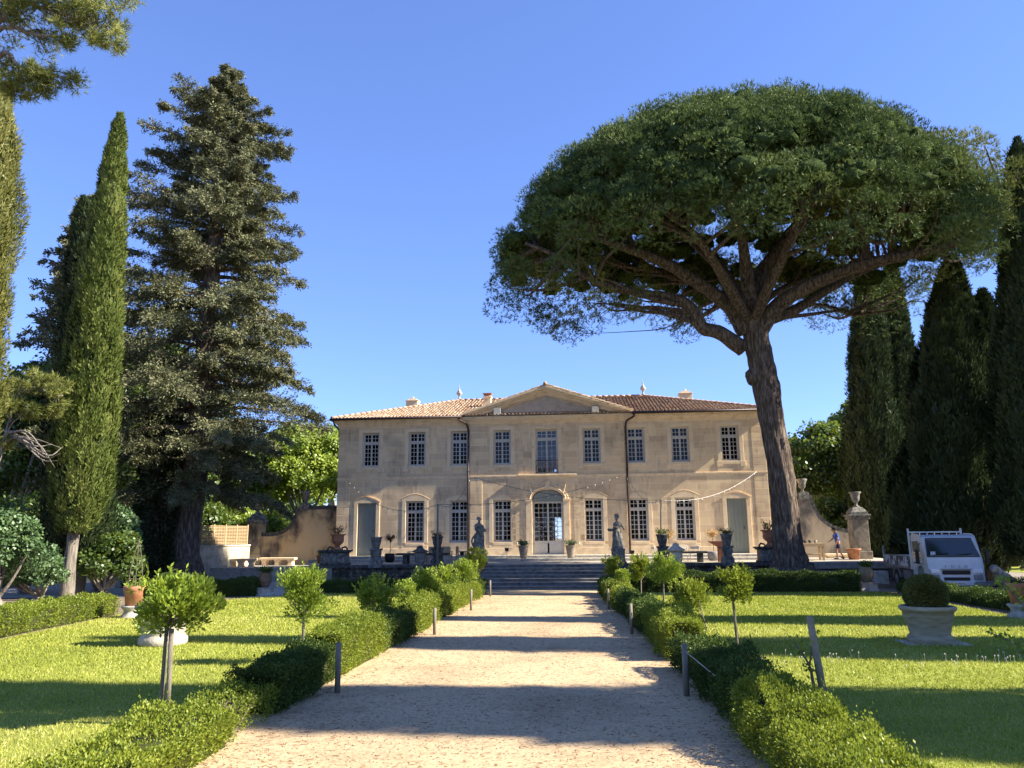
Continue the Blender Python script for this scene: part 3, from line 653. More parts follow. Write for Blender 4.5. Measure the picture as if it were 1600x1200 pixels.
RH_ = [(3.2, 6.7, .38, lf_box, 26000, .036, 'frayed yellow green box hedge nearest the camera right of the path'),
       (6.8, 8.4, .50, lf_box, 14000, .036, 'short sunlit tuft of box hedge beside the staked sapling right of the path'),
       (8.45, 12.2, .52, lf_boxd, 24000, .038, 'long shaded box hedge behind the near right post and wire'),
       (12.9, 16.2, .72, lf_box, 18000, .042, 'bright square cut box hedge right of the path under the forked small tree'),
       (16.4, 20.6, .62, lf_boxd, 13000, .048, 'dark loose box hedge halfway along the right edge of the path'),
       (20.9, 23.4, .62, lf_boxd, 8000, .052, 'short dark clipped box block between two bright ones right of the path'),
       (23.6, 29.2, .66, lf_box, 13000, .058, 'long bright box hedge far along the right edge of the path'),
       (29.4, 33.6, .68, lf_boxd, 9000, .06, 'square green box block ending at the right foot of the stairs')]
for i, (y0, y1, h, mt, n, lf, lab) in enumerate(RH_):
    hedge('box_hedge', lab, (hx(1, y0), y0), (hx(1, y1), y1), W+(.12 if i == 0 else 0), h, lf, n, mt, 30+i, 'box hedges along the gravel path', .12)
g0 = 'low hedges enclosing the lawns'
hedge('box_hedge', 'long light hedge on the far left edge of the lawn below the cypress', (-11.2, 8.5), (-12.75, 15.8), .8, .62, .06, 13000, lf_box, 51, g0)
hedge('box_hedge', 'light hedge on the left edge of the lawn ending at the wire cone pot', (-12.75, 15.9), (-14.1, 22.2), .8, .62, .06, 13000, lf_box, 52, g0)
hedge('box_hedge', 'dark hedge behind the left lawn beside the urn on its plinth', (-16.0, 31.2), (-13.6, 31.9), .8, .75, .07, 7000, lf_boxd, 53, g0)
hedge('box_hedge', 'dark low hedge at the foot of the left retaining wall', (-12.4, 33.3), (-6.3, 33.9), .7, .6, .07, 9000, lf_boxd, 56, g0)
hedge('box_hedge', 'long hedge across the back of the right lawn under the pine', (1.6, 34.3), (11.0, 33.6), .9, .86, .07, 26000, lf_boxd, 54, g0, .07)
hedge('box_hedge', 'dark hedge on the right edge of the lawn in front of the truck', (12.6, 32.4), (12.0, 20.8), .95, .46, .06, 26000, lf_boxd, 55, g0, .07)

# ---- small trees along the hedges ----
def skeleton(r, H, th, cr, nb, base=(0, 0, 0), fork=False):
    """trunk + boughs to points in the crown; returns MB and tips"""
    mb = MB(); tips = []; top = np.array([r.normal()*.03, r.normal()*.03, th]); rad = .022+.01*H
    mb.tube(spline([base, (top[0]*.6+r.normal()*.02, top[1]*.6, th*.5), tuple(top)], 4), list(np.linspace(rad, rad*.75, 9)), 8, lump=.12)
    for k in range(nb):
        a = 2.4*k+r.uniform(-.4, .4); e = r.uniform(.35, 1); q = np.array([cr[0]*.75*e*math.cos(a), cr[0]*.75*e*math.sin(a), th+(H-th)*r.uniform(.35, .8)])
        mid = top*.45+q*.55+np.array([0, 0, -.10*(H-th)]); sp = spline([top, mid, q], 3); mb.tube(sp, list(np.linspace(rad*.55, rad*.14, len(sp))), 5); tips.append((top, mid, q))
    return mb, tips
def small_tree(label, px, Y, H, hb, cr, n, leaf, seed, name='laurel_tree', mat=lf_lime, group='small trees planted along the hedges', stake=False, cat='tree', up=.8, shoots=26, stems=1):
    n = int(n*1.5); leaf *= .84; q = gY(px, Y); r = np.random.default_rng(seed); t = thing(name, label, cat, q, 0, group); mb = MB(); th = hb+.06
    c = np.array([.11 if stake else 0, 0, (H+hb)/2-.02]); ez_ = (H-hb)/2
    for s_ in range(stems):
        o = np.array([r.normal()*.05, r.normal()*.05, 0])*(stems > 1); top = o*2.5+np.array([r.normal()*.02, 0, th*(1 if stems == 1 else .5)]); rad = (.012+.009*H)/(1 if stems == 1 else 1.3)
        mb.tube(spline([o, o*1.4+top*.5, top], 4), list(np.linspace(rad, rad*.8, 9)), 8, lump=.12)
        for k in range(9 if stems == 1 else 4):
            a = 2.4*k+r.uniform(-.4, .4)+s_; e = r.uniform(.3, .8); e_ = np.array([cr*e*math.cos(a), cr*e*math.sin(a), c[2]+ez_*r.uniform(-.3, .6)]); mid = top*.5+e_*.5-[0, 0, .03]
            mb.tube(spline([top, mid, e_], 3), list(np.linspace(rad*.42, rad*.12, 7)), 5)
    mb.build('trunk', m_barkg, t)
    nc = 40; cd = rdir(nc); rr = r.random(nc)**.4*.85; cc = c+cd*rr[:, None]*np.array([cr, cr, ez_*.95])*r.uniform(.8, 1.2, (nc, 1)); k = r.integers(0, nc, n); cs_ = r.uniform(.16, .32, nc)*cr*1.2
    d = unit(r.normal(size=(n, 3))); P = cc[k]+d*(cs_[k]*r.random(n)**.33)[:, None]*np.array([1, 1, .8])
    D = d*.6+unit(P-c)*.4+np.array([0, 0, up])+rdir(n)*.4; tint = np.clip(.5+.18*r.normal(size=nc)[k]+.17*r.normal(size=n), 0, 1)
    ns = shoots; sa = r.uniform(0, 6.28, ns); sr = np.sqrt(r.random(ns))*cr*.95; S0 = np.stack([sr*np.cos(sa), sr*np.sin(sa), c[2]+ez_*.8*np.sqrt(np.clip(1-(sr/cr)**2, .05, 1))-.05], 1)
    sd_ = np.stack([np.cos(sa)*.35, np.sin(sa)*.35, np.ones(ns)], 1)+r.normal(size=(ns, 3))*.2; sl_ = r.uniform(.08, .26, ns)*cr/.5
    m = 14; kk = np.repeat(np.arange(ns), m); tt = np.tile(np.linspace(.05, 1, m), ns); P2 = S0[kk]+unit(sd_)[kk]*(sl_[kk]*tt)[:, None]; D2 = unit(sd_)[kk]*.8+rdir(len(kk))*.7
    PP = np.concatenate([P, P2]); DD = np.concatenate([D, D2]); TT = np.concatenate([tint, np.clip(.75+.12*r.normal(size=len(kk)), 0, 1)])
    Ls = leaf*r.uniform(.5, 1.35, len(PP)); npmesh('crown', leafV(PP, DD, Ls, Ls*.45), 4, TT, mat, t)
    if stake: MB().tube([(.10, -.03, 0), (.08, -.04, H*.62)], .026, 8).build('stake', m_post, t)
    return t
def hpt(side, Y, off): return (hx(side, Y)+off, Y, gz(Y))
def gY(px, Y): q = YP(px, 900, Y); return (q[0], Y, gz(Y))
small_tree('round topped lime green tree on a pale trunk with its stake, nearest on the left', 266, 8.0, 1.53, .92, .42, 5200, .062, 1, stake=True)
small_tree('second lime green standard tree from the camera on the left, slim pale stem', 478, 12.4, 1.52, .66, .46, 4300, .062, 2)
small_tree('wide low lime green tree forking into several dark stems left of the path', 587, 16.0, 1.26, .38, .43, 3300, .066, 3, stems=4)
small_tree('smallest thin leaved sapling between two fuller trees left of the path', 633, 17.6, 1.15, .58, .27, 900, .066, 4, shoots=10)
small_tree('lime green tree in the left row with its foliage almost touching the hedge top', 667, 21.6, 1.36, .42, .42, 3000, .075, 5)
small_tree('lime green tree third from the stairs on the left with pale forked stem', 697, 25, 1.34, .42, .44, 2600, .08, 6, stems=2)
small_tree('green tree last but one before the stairs on the left', 728, 29, 1.5, .5, .46, 2600, .085, 7)
small_tree('darkest small tree tucked beside the left statue pedestal', 745, 33.4, 2.0, .6, .5, 2400, .09, 8, mat=lf_box)
small_tree('bushy green shrub tree beside the right statue pedestal', 957, 33.4, 1.6, .4, .46, 2600, .09, 9, mat=lf_box)
small_tree('tiny bright lime sapling in front of the right statue', 973, 28, 1.15, .5, .27, 1000, .08, 10, shoots=12)
small_tree('slender tree with pale stem second right of the right statue', 1000, 26.5, 1.66, .7, .42, 2600, .085, 11, mat=lf_box)
small_tree('rounded tree with tall pale stem just left of the lidded urn on the right', 1035, 21.8, 1.62, .85, .52, 3200, .078, 12, mat=lf_lime)
small_tree('wide crowned dark tree forking low on the right lawn edge', 1075, 17.0, 1.14, .46, .42, 2800, .066, 13, mat=lf_box, stems=2)
small_tree('slim standard tree with lone thin dark stem on the right lawn', 1146, 13.6, 1.52, .80, .31, 2200, .062, 14, mat=lf_box)
# staked sapling, nearest on the right
t = thing('sapling', 'nearly leafless sapling tied to a leaning wooden stake on the right lawn', 'sapling', G(1285, 1118))
mb = MB().tube(spline([(-.04, 0, 0), (-.07, 0, .35), (-.10, 0, .52), (-.22, .02, .72)], 4), list(np.linspace(.022, .007, 13)), 6); mb.tube([(-.09, 0, .5), (-.02, .03, .78)], [.012, .005], 5); mb.build('trunk', m_barkg, t)
MB().tube([(.05, 0, 0), (-.05, 0, 1.0)], [.042, .038], 8).build('stake', M('pale stake', [(.20, .17, .11), (.33, .28, .19)], 7, .9, .3), t)
r = np.random.default_rng(3); P = np.array([(-.22, 0, .72), (-.16, 0, .62), (-.02, 0, .78), (-.11, 0, .5), (-.09, 0, .46)])[r.integers(0, 5, 70)]+r.normal(size=(70, 3))*.035
npmesh('leaves', leafV(P, rdir(70)+[0, 0, .5], .055, .028), 4, r.random(70), lf_box, t)
# leafy branches of a tree just outside the frame on the right
t = thing('laurel_tree', 'tree at the right edge of the photo reaching thin leafy branches into view', 'tree', (7.15, 8.6, gz(8.6)))
b0 = np.array([7.15, 8.6, gz(8.6)])
mb = MB().tube(spline([(0, 0, 0), (.03, 0, .5), (0, .03, .8)], 4), [.045]*9, 8); LP, LD = [], []
def reach(px):
    pts = [YP(x, y, Y)-b0 for x, y, Y in px]; sp = spline([(0, 0, .7)]+pts, 5); mb.tube(sp, list(np.linspace(.02, .005, len(sp))), 5)
    for p in sp[9:]:
        for _ in range(5): LP.append(p+rng.normal(size=3)*.028); LD.append(rng.normal(size=3)+[0, 0, .6])
reach([(1640, 960, 8.6), (1600, 945, 8.6), (1572, 915, 8.6), (1563, 902, 8.6)]); reach([(1650, 1040, 8.4), (1600, 1012, 8.4), (1570, 998, 8.4), (1545, 988, 8.4)])
reach([(1650, 1060, 8.2), (1620, 1030, 8.2), (1590, 1016, 8.2)])
for _ in range(500): LP.append(np.array([.15, 0, 1.2])+rng.normal(size=3)*[.28, .3, .25]); LD.append(rng.normal(size=3)+[0, 0, .7])
mb.build('trunk', m_barkg, t); npmesh('crown', leafV(np.array(LP), np.array(LD), .06, .03), 4, rng.random(len(LP)), lf_lime, t)

# ---- cypresses ----
def cypress(label, base, top, R, mat, n=26000, seed=0, th=1.6, blade=.30, lump=.16, group='tall columnar cypresses', prof=None, plume=.20):
    base, top = np.array(base, float), np.array(top, float); H = top[2]-base[2]; lean = (top-base)[:2]/H
    t = thing('cypress_tree', label, 'tree', base, 0, group); r = np.random.default_rng(seed)
    blade *= .72; n = int(n*1.9)
    if prof is None: prof = lambda q: np.minimum(1, (q/.10+.45)**.7)*np.clip(1-np.clip(q-.30, 0, 1)/.70, 0, 1)**.72
    def surf(q, a, sc=1.):
        z = th+(H-th)*q; pt = np.stack([np.cos(a)*1.3, np.sin(a)*1.3, z*.32], 1)
        rad = R*prof(q)*(1+lump*vnoise(pt, 1.6, seed)+lump*.6*vnoise(pt, 5, seed+1)+.05*vnoise(pt, 14, seed+2))*sc
        return np.stack([lean[0]*z+rad*np.cos(a), lean[1]*z+rad*np.sin(a), z], 1)
    q = r.random(n)**.85*.995; a = r.uniform(0, 6.283, n); P = surf(q, a, 1-.16*r.random(n)**1.5+.12*(r.random(n)<.06)*r.random(n))
    # vertical plumes: quantise angle so blades bunch into upright flames
    npl = int(34*R*H); pq = r.random(npl)**.9*.97; pa = r.uniform(0, 6.283, npl); PC = surf(pq, pa, .93); m = r.random(n) < .78; kk = r.integers(0, npl, n); psc = .35+.65*np.minimum(1, prof(pq))
    dd = rdir(n); ps = (plume*psc*r.uniform(.6, 1.3, npl))[kk]; out = np.stack([np.cos(pa), np.sin(pa), 0*pa], 1)[kk]
    PL = PC[kk]+dd*np.stack([ps, ps, ps*2.6], 1)*(r.random(n)**.25)[:, None]+out*ps[:, None]*.35; P[m] = PL[m]; a[m] = pa[kk][m]; ptint = r.normal(size=npl)[kk]*.15*m
    D = np.stack([np.cos(a)*.35, np.sin(a)*.35, np.ones(n)], 1)+dd*.35*m[:, None]+r.normal(size=(n, 3))*.30
    tint = np.clip(.45+ptint+.2*vnoise(P, 1.4, seed+4)+.16*r.normal(size=n), 0, 1)
    B = blade*r.uniform(.6, 1.4, n); npmesh('crown', leafV(P, D, B, B*.26, True, np.stack([np.cos(a), np.sin(a), np.zeros(n)], 1)), 4, tint, mat, t)
    mb = MB(); m, k = 40, 18; vs = []
    for i in range(m+1):
        qq = np.full(k, i/m*.985); aa = np.arange(k)*2*math.pi/k; vs += [tuple(v) for v in surf(qq, aa, .86)]
    mb.add(vs, [(i*k+j, i*k+(j+1) % k, (i+1)*k+(j+1) % k, (i+1)*k+j) for i in range(m) for j in range(k)]+[tuple(range(k))[::-1]], True)
    mb.build('inner_branches', m_cycore, t)
    MB().tube(spline([(0, 0, -.3), (lean[0]*.8, 0, .8), (lean[0]*th*1.8, lean[1]*th, th*1.8)], 5), list(np.linspace(R*.22+.08, R*.15+.05, 11)), 10, lump=.15).build('trunk', m_barkg, t)
    return t
m_cycore = M('cypress inner twigs', [(.018, .028, .01), (.05, .06, .022)], 5, .98, 1, 12, spec=.03, dist=.1)
YC = 29.2
cypress('tall narrow lit cypress with bare forked trunk foot on the left', (-20.15, YC, gz(YC)), YP(189, 178, YC), 1.0, lf_cyp, 70000, 1, 2.6, .25, .17, plume=.17,
        prof=lambda q: np.interp(q, [0, .05, .12, .3, .6, .85, 1], [.45, .85, 1.05, .95, .70, .38, .05]))
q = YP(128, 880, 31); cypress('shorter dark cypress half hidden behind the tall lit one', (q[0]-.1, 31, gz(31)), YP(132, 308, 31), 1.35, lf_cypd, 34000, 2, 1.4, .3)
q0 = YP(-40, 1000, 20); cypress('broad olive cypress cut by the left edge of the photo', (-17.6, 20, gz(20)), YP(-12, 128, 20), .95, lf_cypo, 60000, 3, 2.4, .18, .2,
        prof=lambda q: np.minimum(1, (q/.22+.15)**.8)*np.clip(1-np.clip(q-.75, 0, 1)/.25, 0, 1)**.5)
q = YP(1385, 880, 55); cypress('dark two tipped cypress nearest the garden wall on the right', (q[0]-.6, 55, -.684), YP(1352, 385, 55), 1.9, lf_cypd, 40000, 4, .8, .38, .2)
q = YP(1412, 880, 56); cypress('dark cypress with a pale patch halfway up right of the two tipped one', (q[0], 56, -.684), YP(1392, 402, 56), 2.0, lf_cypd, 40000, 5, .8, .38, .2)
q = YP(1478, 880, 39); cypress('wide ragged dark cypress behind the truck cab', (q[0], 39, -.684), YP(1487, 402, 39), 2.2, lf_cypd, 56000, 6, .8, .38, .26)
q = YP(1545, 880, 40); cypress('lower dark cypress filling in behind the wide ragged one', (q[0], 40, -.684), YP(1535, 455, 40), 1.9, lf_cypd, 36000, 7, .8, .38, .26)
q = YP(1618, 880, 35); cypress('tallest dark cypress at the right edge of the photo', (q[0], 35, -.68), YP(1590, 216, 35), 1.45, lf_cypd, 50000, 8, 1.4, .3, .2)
i = 0
for (y, x, h, rr, lab) in ((7.6, 19, 23, 2.0, 'cypress outside the frame on the right whose shadow crosses the near path'), (13.8, 19, 22, 1.6, 'cypress outside the frame on the right, second from the camera'), (19.2, 19.5, 21, 1.15, 'slim cypress outside the frame on the right, third from the camera'),
                           (1.2, 18, 23, 1.9, 'cypress outside the frame on the right beside the camera'), (30.6, 24.5, 23, 1.9, 'cypress outside the frame on the right near the truck')):
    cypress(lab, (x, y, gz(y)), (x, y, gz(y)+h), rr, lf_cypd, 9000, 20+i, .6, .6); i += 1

# ---- needle conifers on the left ----
def conifer(label, base, H, rad, mat, nb, seed, z0=2.2, blades=9, L=.17, trunk_r=.62, name='fir_tree', droop=.22, top=None, tw=24):
    t = thing(name, label, 'tree', base, 0, 'needle conifers left of the house'); r = np.random.default_rng(seed); lean = (np.array(top)-np.array(base))[:2]/H if top is not None else np.zeros(2)
    P, D, TT, LL = [], [], [], []; mb = MB()
    zs = np.linspace(0, 1, 16); mb.tube([(lean[0]*H*z+.12*math.sin(5*z), lean[1]*H*z, H*z*.97-.3) for z in zs], [trunk_r*(1-z)**.8+.03+(.9*trunk_r if z == 0 else 0) for z in zs], 12, lump=.16)
    for k in range(nb):
        q = z0/H+(1-z0/H)*((k+.5)/nb)**.86; q = min(.995, max(.02, q+.012*math.sin(q*90))); a = k*2.39996+r.normal()*.3; z = q*H
        Lb = rad(q)*r.uniform(.5, 1.15)*(1+.22*math.sin(a*2+seed)); o = np.array([lean[0]*z, lean[1]*z, z]); d = np.array([math.cos(a), math.sin(a), 0])
        up_ = r.uniform(.0, .4) if q > .55 else r.uniform(-.15, .25)
        f = lambda s: o+d*Lb*s+np.array([0, 0, Lb*(up_*s-droop*s*s*(1.2-q))])
        mb.tube([f(s) for s in (0, .35, .7, 1)], [.022+.02*Lb, .02+.011*Lb, .02, .008], 5, cap=False)
        nt_ = int(tw*(.5+Lb/5)); s = r.uniform(.18, 1.03, nt_)**.75
        for si in s:
            c = f(si); w = (1.12-si)*Lb*.26+.16; side = np.array([-d[1], d[0], 0])*r.choice([-1, 1]); e = unit(side*.8+d*.55+r.normal(size=3)*.25); e[2] -= r.uniform(0, .75)*(1 if r.random() < .75 else -.3)
            nn = blades; u = r.random(nn)*w; pp = c+e*u[:, None]+r.normal(size=(nn, 3))*.06; P.append(pp); D.append(np.tile(e, (nn, 1))+r.normal(size=(nn, 3))*.55); TT.append(np.full(nn, np.clip(.45+.16*r.normal()+.25*(vnoise(c[None], .9, seed)[0]), 0, 1))+r.normal(size=nn)*.12)
    P = np.concatenate(P); D = np.concatenate(D); TT = np.clip(np.concatenate(TT), 0, 1); B = L*r.uniform(.7, 1.5, len(P))
    npmesh('crown', leafV(P, D, B, B*.38), 4, TT, mat, t); mb.build('trunk', m_bark, t); return t
FY = 40.5; fb = YP(283, 890, FY); ft = YP(362, 112, FY)
conifer('huge dark fir with drooping sprays between the tall cypress and the house', (fb[0], FY, -.684), ft[2]+.684, lambda q: float(np.interp(q, [0, .12, .2, .3, .4, .5, .6, .72, .8, .885, .91, .96, 1], [3.4, 4.4, 5.6, 6.8, 6.9, 6.2, 4.7, 4.3, 3.9, 3.1, 1.5, 1.2, .4])), lf_fir, 330, 5, 4.6, 30, .13, .80, tw=48, top=(ft[0], FY, 0))
sb = YP(92, 880, 47); st = YP(84, 318, 47)
conifer('smaller dark blue green fir showing left of the two cypresses', (sb[0], 47, -.684), st[2]+.684, lambda q: 5.4*(1-q)**.45+.2, lf_fir, 300, 9, 3, 11, .24, .5, tw=24)
# dark ivy column on the big fir's trunk
t = thing('ivy_bush', 'dark ivy covered trunk standing left of the big fir trunk', 'bush', (fb[0]-1.25, FY-.6, -.684)); r = np.random.default_rng(2); n = 14000; a = r.uniform(0, 6.28, n); z = r.random(n)**1.1*9; rr = (1.25-.045*z)*(1+.15*np.sin(z*2+a*2)+.1*np.sin(a*5+z))*(1-.2*r.random(n))
P = np.stack([rr*np.cos(a), rr*np.sin(a), z], 1); npmesh('foliage', leafV(P, np.stack([np.cos(a), np.sin(a), -.4+0*a], 1)+r.normal(size=(n, 3))*.5, .18, .13), 4, r.random(n), lf_cypd, t); MB().tube([(0, 0, -.2), (.1, 0, 8.5)], [.95, .6], 12, lump=.1).build('trunk', m_bark, t)

# ---- broad leaved trees ----
def broad(label, base, H, R, th, mat, ncl, nl, leaf, seed, name='plane_tree', group='broad leaved trees behind the garden', bark=None, cs=(.16, .28), squash=1.):
    t = thing(name, label, 'tree', base, 0, group); r = np.random.default_rng(seed); mb = MB()
    fork = np.array([r.normal()*.3, r.normal()*.3, th]); tr = .10+H*.022
    mb.tube(spline([(0, 0, -.3), tuple(fork*.5+[.05, 0, 0]), tuple(fork)], 4), list(np.linspace(tr*1.35, tr*.85, 9)), 10, lump=.1)
    c = np.array([0, 0, th+(H-th)*.50]); rz = (H-th)*.5*squash; d = rdir(ncl); d[:, 2] = np.where(d[:, 2] < -.5, -d[:, 2], d[:, 2]); rr = r.random(ncl)**.35*.86
    cc = c+d*rr[:, None]*[R, R, rz]; 
    for k in range(0, ncl, max(1, ncl//11)):
        q = cc[k]; mid = fork*.5+q*.5+[0, 0, -.05*H]; mb.tube(spline([tuple(fork), tuple(mid), tuple(q)], 3), list(np.linspace(tr*.42, .03, 7)), 6, cap=False)
    mb.build('trunk', bark or m_barkp, t)
    n = ncl*nl; k = np.repeat(np.arange(ncl), nl); sz = r.uniform(*cs, ncl)*R; dd = rdir(n); dd[:, 2] *= .8; P = cc[k]+dd*(sz[k]*r.random(n)**.3)[:, None]
    D = dd*.5+rdir(n)+[0, 0, .1]; tint = np.clip(.5+.2*r.normal(size=ncl)[k]+.15*r.normal(size=n), 0, 1); Ls = leaf*r.uniform(.7, 1.3, n)
    npmesh('crown', leafV(P, D, Ls, Ls*.8, N=dd+[0, 0, .6]), 4, tint, mat, t); return t
def atY(px, Y): q = YP(px, 860, Y); return (q[0], Y, -.66)
def hgt(py, Y, px=800): return YP(px, py, Y)[2]+.66
broad('bright yellow green plane tree just behind the curved garden wall left of the house', atY(470, 62), hgt(655, 62, 470), 4.6, 3.2, lf_plane, 90, 260, .26, 1)
broad('bright plane tree with pale forked trunk behind the lattice fence', atY(405, 64), hgt(690, 64, 400), 4.6, 3.0, lf_plane, 80, 240, .26, 2)
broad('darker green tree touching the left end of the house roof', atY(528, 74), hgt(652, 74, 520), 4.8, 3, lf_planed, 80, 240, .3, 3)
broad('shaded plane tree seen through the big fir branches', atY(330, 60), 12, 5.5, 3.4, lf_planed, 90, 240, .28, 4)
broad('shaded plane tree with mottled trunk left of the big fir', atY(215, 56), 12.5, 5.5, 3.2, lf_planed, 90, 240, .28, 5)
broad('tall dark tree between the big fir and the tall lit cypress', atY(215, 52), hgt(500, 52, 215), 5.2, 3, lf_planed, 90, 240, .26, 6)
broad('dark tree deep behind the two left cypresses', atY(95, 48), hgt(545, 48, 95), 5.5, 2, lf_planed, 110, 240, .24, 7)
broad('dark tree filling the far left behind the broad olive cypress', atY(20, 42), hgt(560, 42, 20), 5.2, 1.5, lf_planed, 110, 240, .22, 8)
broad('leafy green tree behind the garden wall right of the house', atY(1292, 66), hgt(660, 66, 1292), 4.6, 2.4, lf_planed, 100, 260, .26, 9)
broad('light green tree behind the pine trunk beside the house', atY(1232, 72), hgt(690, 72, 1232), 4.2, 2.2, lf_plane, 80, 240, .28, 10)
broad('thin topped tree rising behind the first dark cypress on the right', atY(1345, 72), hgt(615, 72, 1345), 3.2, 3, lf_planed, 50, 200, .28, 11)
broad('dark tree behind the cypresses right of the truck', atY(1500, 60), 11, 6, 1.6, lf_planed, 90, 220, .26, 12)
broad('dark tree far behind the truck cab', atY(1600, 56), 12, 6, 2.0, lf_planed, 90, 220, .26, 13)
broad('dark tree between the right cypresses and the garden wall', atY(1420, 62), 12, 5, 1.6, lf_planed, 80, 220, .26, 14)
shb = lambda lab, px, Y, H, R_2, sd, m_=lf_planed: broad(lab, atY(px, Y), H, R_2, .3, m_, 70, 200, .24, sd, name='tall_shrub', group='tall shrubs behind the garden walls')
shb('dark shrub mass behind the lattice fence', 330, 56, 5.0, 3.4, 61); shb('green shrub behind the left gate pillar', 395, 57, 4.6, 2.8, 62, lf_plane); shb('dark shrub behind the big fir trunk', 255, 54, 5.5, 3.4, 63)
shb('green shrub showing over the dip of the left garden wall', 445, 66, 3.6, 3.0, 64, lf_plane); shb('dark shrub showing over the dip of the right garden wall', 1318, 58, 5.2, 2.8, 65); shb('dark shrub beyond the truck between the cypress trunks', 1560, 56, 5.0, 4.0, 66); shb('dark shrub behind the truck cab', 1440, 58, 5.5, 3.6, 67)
# far trees closing the horizon
far = broad('far green tree on the horizon left of the house', (-62, 98, -.6), 12, 7, 1.5, lf_planed, 70, 160, .42, 15, group='far trees closing the horizon')
xs = [(-44, 102, .9), (-28, 108, .85), (-14, 112, .75), (1, 112, .72), (14, 112, .74), (28, 108, .8), (44, 100, .9), (60, 92, 1), (76, 84, 1.05), (-80, 88, 1.1), (-60, 60, 1.05), (-48, 66, 1), (52, 58, 1), (66, 48, 1), (-36, 84, .95), (33, 86, .95), (38, 66, .9), (27, 92, .85), (-60, -50, 1.4), (-42, -54, 1.4), (-25, -52, 1.45), (-8, -56, 1.4), (8, -52, 1.4), (25, -55, 1.4), (44, -50, 1.4)]
ORD = 'first second third fourth fifth sixth seventh eighth ninth tenth eleventh twelfth thirteenth fourteenth fifteenth sixteenth seventeenth eighteenth nineteenth twentieth'.split()
allt = [(far, -62, 98)]
for i, (x, y, s) in enumerate(xs):
    c = copy_tree(far); c.location = (x, y, -.6); c.scale = (s, s, s*(.9+.2*((i*7) % 3)/3)); c.rotation_euler = (0, 0, i*1.3); allt.append((c, x, y))
for i, (c, x, y) in enumerate(sorted([a for a in allt if a[2] > 0], key=lambda a: a[1]/a[2])): c['label'] = f'{ORD[i]} from the left of the far green trees on the horizon'
for i, (c, x, y) in enumerate(sorted([a for a in allt if a[2] < 0], key=lambda a: a[1])): c['label'] = f'{ORD[i]} from the left of the unseen trees far behind the camera'; c['group'] = 'unseen trees behind the camera'  # unseen, added so the window panes reflect foliage instead of bright horizon
# ---- shrubs at the left ----
def shrub(label, px, Y, H, R, leaf, seed, mat=lf_shrub, n=60, nl=150, z=None):
    q = YP(px, 900, Y); return broad(label, (q[0], Y, gz(Y) if z is None else z), H, R, .25, mat, n, nl, leaf, seed, name='broad_leaved_shrub', group='shrubs under the cypresses', bark=m_barkg, cs=(.2, .34))
shrub('big pale leaved shrub at the left edge below the olive cypress', 0, 24.5, 3.3, 1.5, .11, 31, n=80, nl=190)
shrub('low pale leaved shrub left of the bare cypress foot', 50, 27, 1.9, 1.3, .11, 32)
shrub('dark leafy shrub right of the bare cypress foot', 150, 33, 4.2, 1.9, .16, 33, n=70, nl=170)
shrub('dark green bush between the cypress foot and the wire cone pot', 172, 31, 2.6, 1.5, .15, 34, mat=lf_planed)
shrub('dark undergrowth bush behind the far left shrubs', 40, 34, 4.6, 3.2, .17, 35, mat=lf_planed, n=80, nl=180)
shrub('dark undergrowth bush beside the big fir trunk', 215, 41, 4.2, 2.2, .17, 36, mat=lf_planed)

# ---- umbrella stone pine ----
PY = 38.0; pb = YP(1237, 890, PY); pb[2] = -.15
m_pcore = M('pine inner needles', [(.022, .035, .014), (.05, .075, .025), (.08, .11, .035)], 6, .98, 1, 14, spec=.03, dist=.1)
pine = thing('stone_pine', 'giant umbrella pine with a leaning bare trunk and dark domed crown right of the house', 'tree', pb)
def pp(x, y, Y=PY): return YP(x, y, Y)-pb
mb = MB(); tp = [pp(1240, 905), pp(1236, 882), pp(1231, 850), pp(1226, 790), pp(1219, 730), pp(1208, 670), pp(1198, 610), pp(1190, 570), pp(1182, 530), pp(1178, 500)]
tr_ = [1.35, .84, .66, .60, .57, .55, .62, .60, .60, .56]
sp = spline(tp, 7); rr = np.interp(np.linspace(0, 9, len(sp)), range(10), tr_); n = 40; vs = []
for i, p in enumerate(sp):
    for k in range(n):
        a = 2*math.pi*k/n; root = max(0, 1-i/12); q = rr[i]*(1+.05*math.sin(a*9+i*.35)+.035*math.sin(a*15-i*.8)+.025*random.uniform(-1, 1)+root*.28*math.sin(a*4+.6))
        vs.append((p[0]+q*math.cos(a), p[1]+q*math.sin(a), p[2]))
mb.add(vs, [(i*n+k, i*n+(k+1) % n, (i+1)*n+(k+1) % n, (i+1)*n+k) for i in range(len(sp)-1) for k in range(n)]+[tuple((len(sp)-1)*n+k for k in range(n))], True)
mb.ell(pp(1203, 603, PY-.1), (.50, .45, .55), lump=.12); mb.ell(pp(1178, 588, PY-.1), (.4, .4, .5), lump=.1)
mb.build('trunk', m_bark, pine)
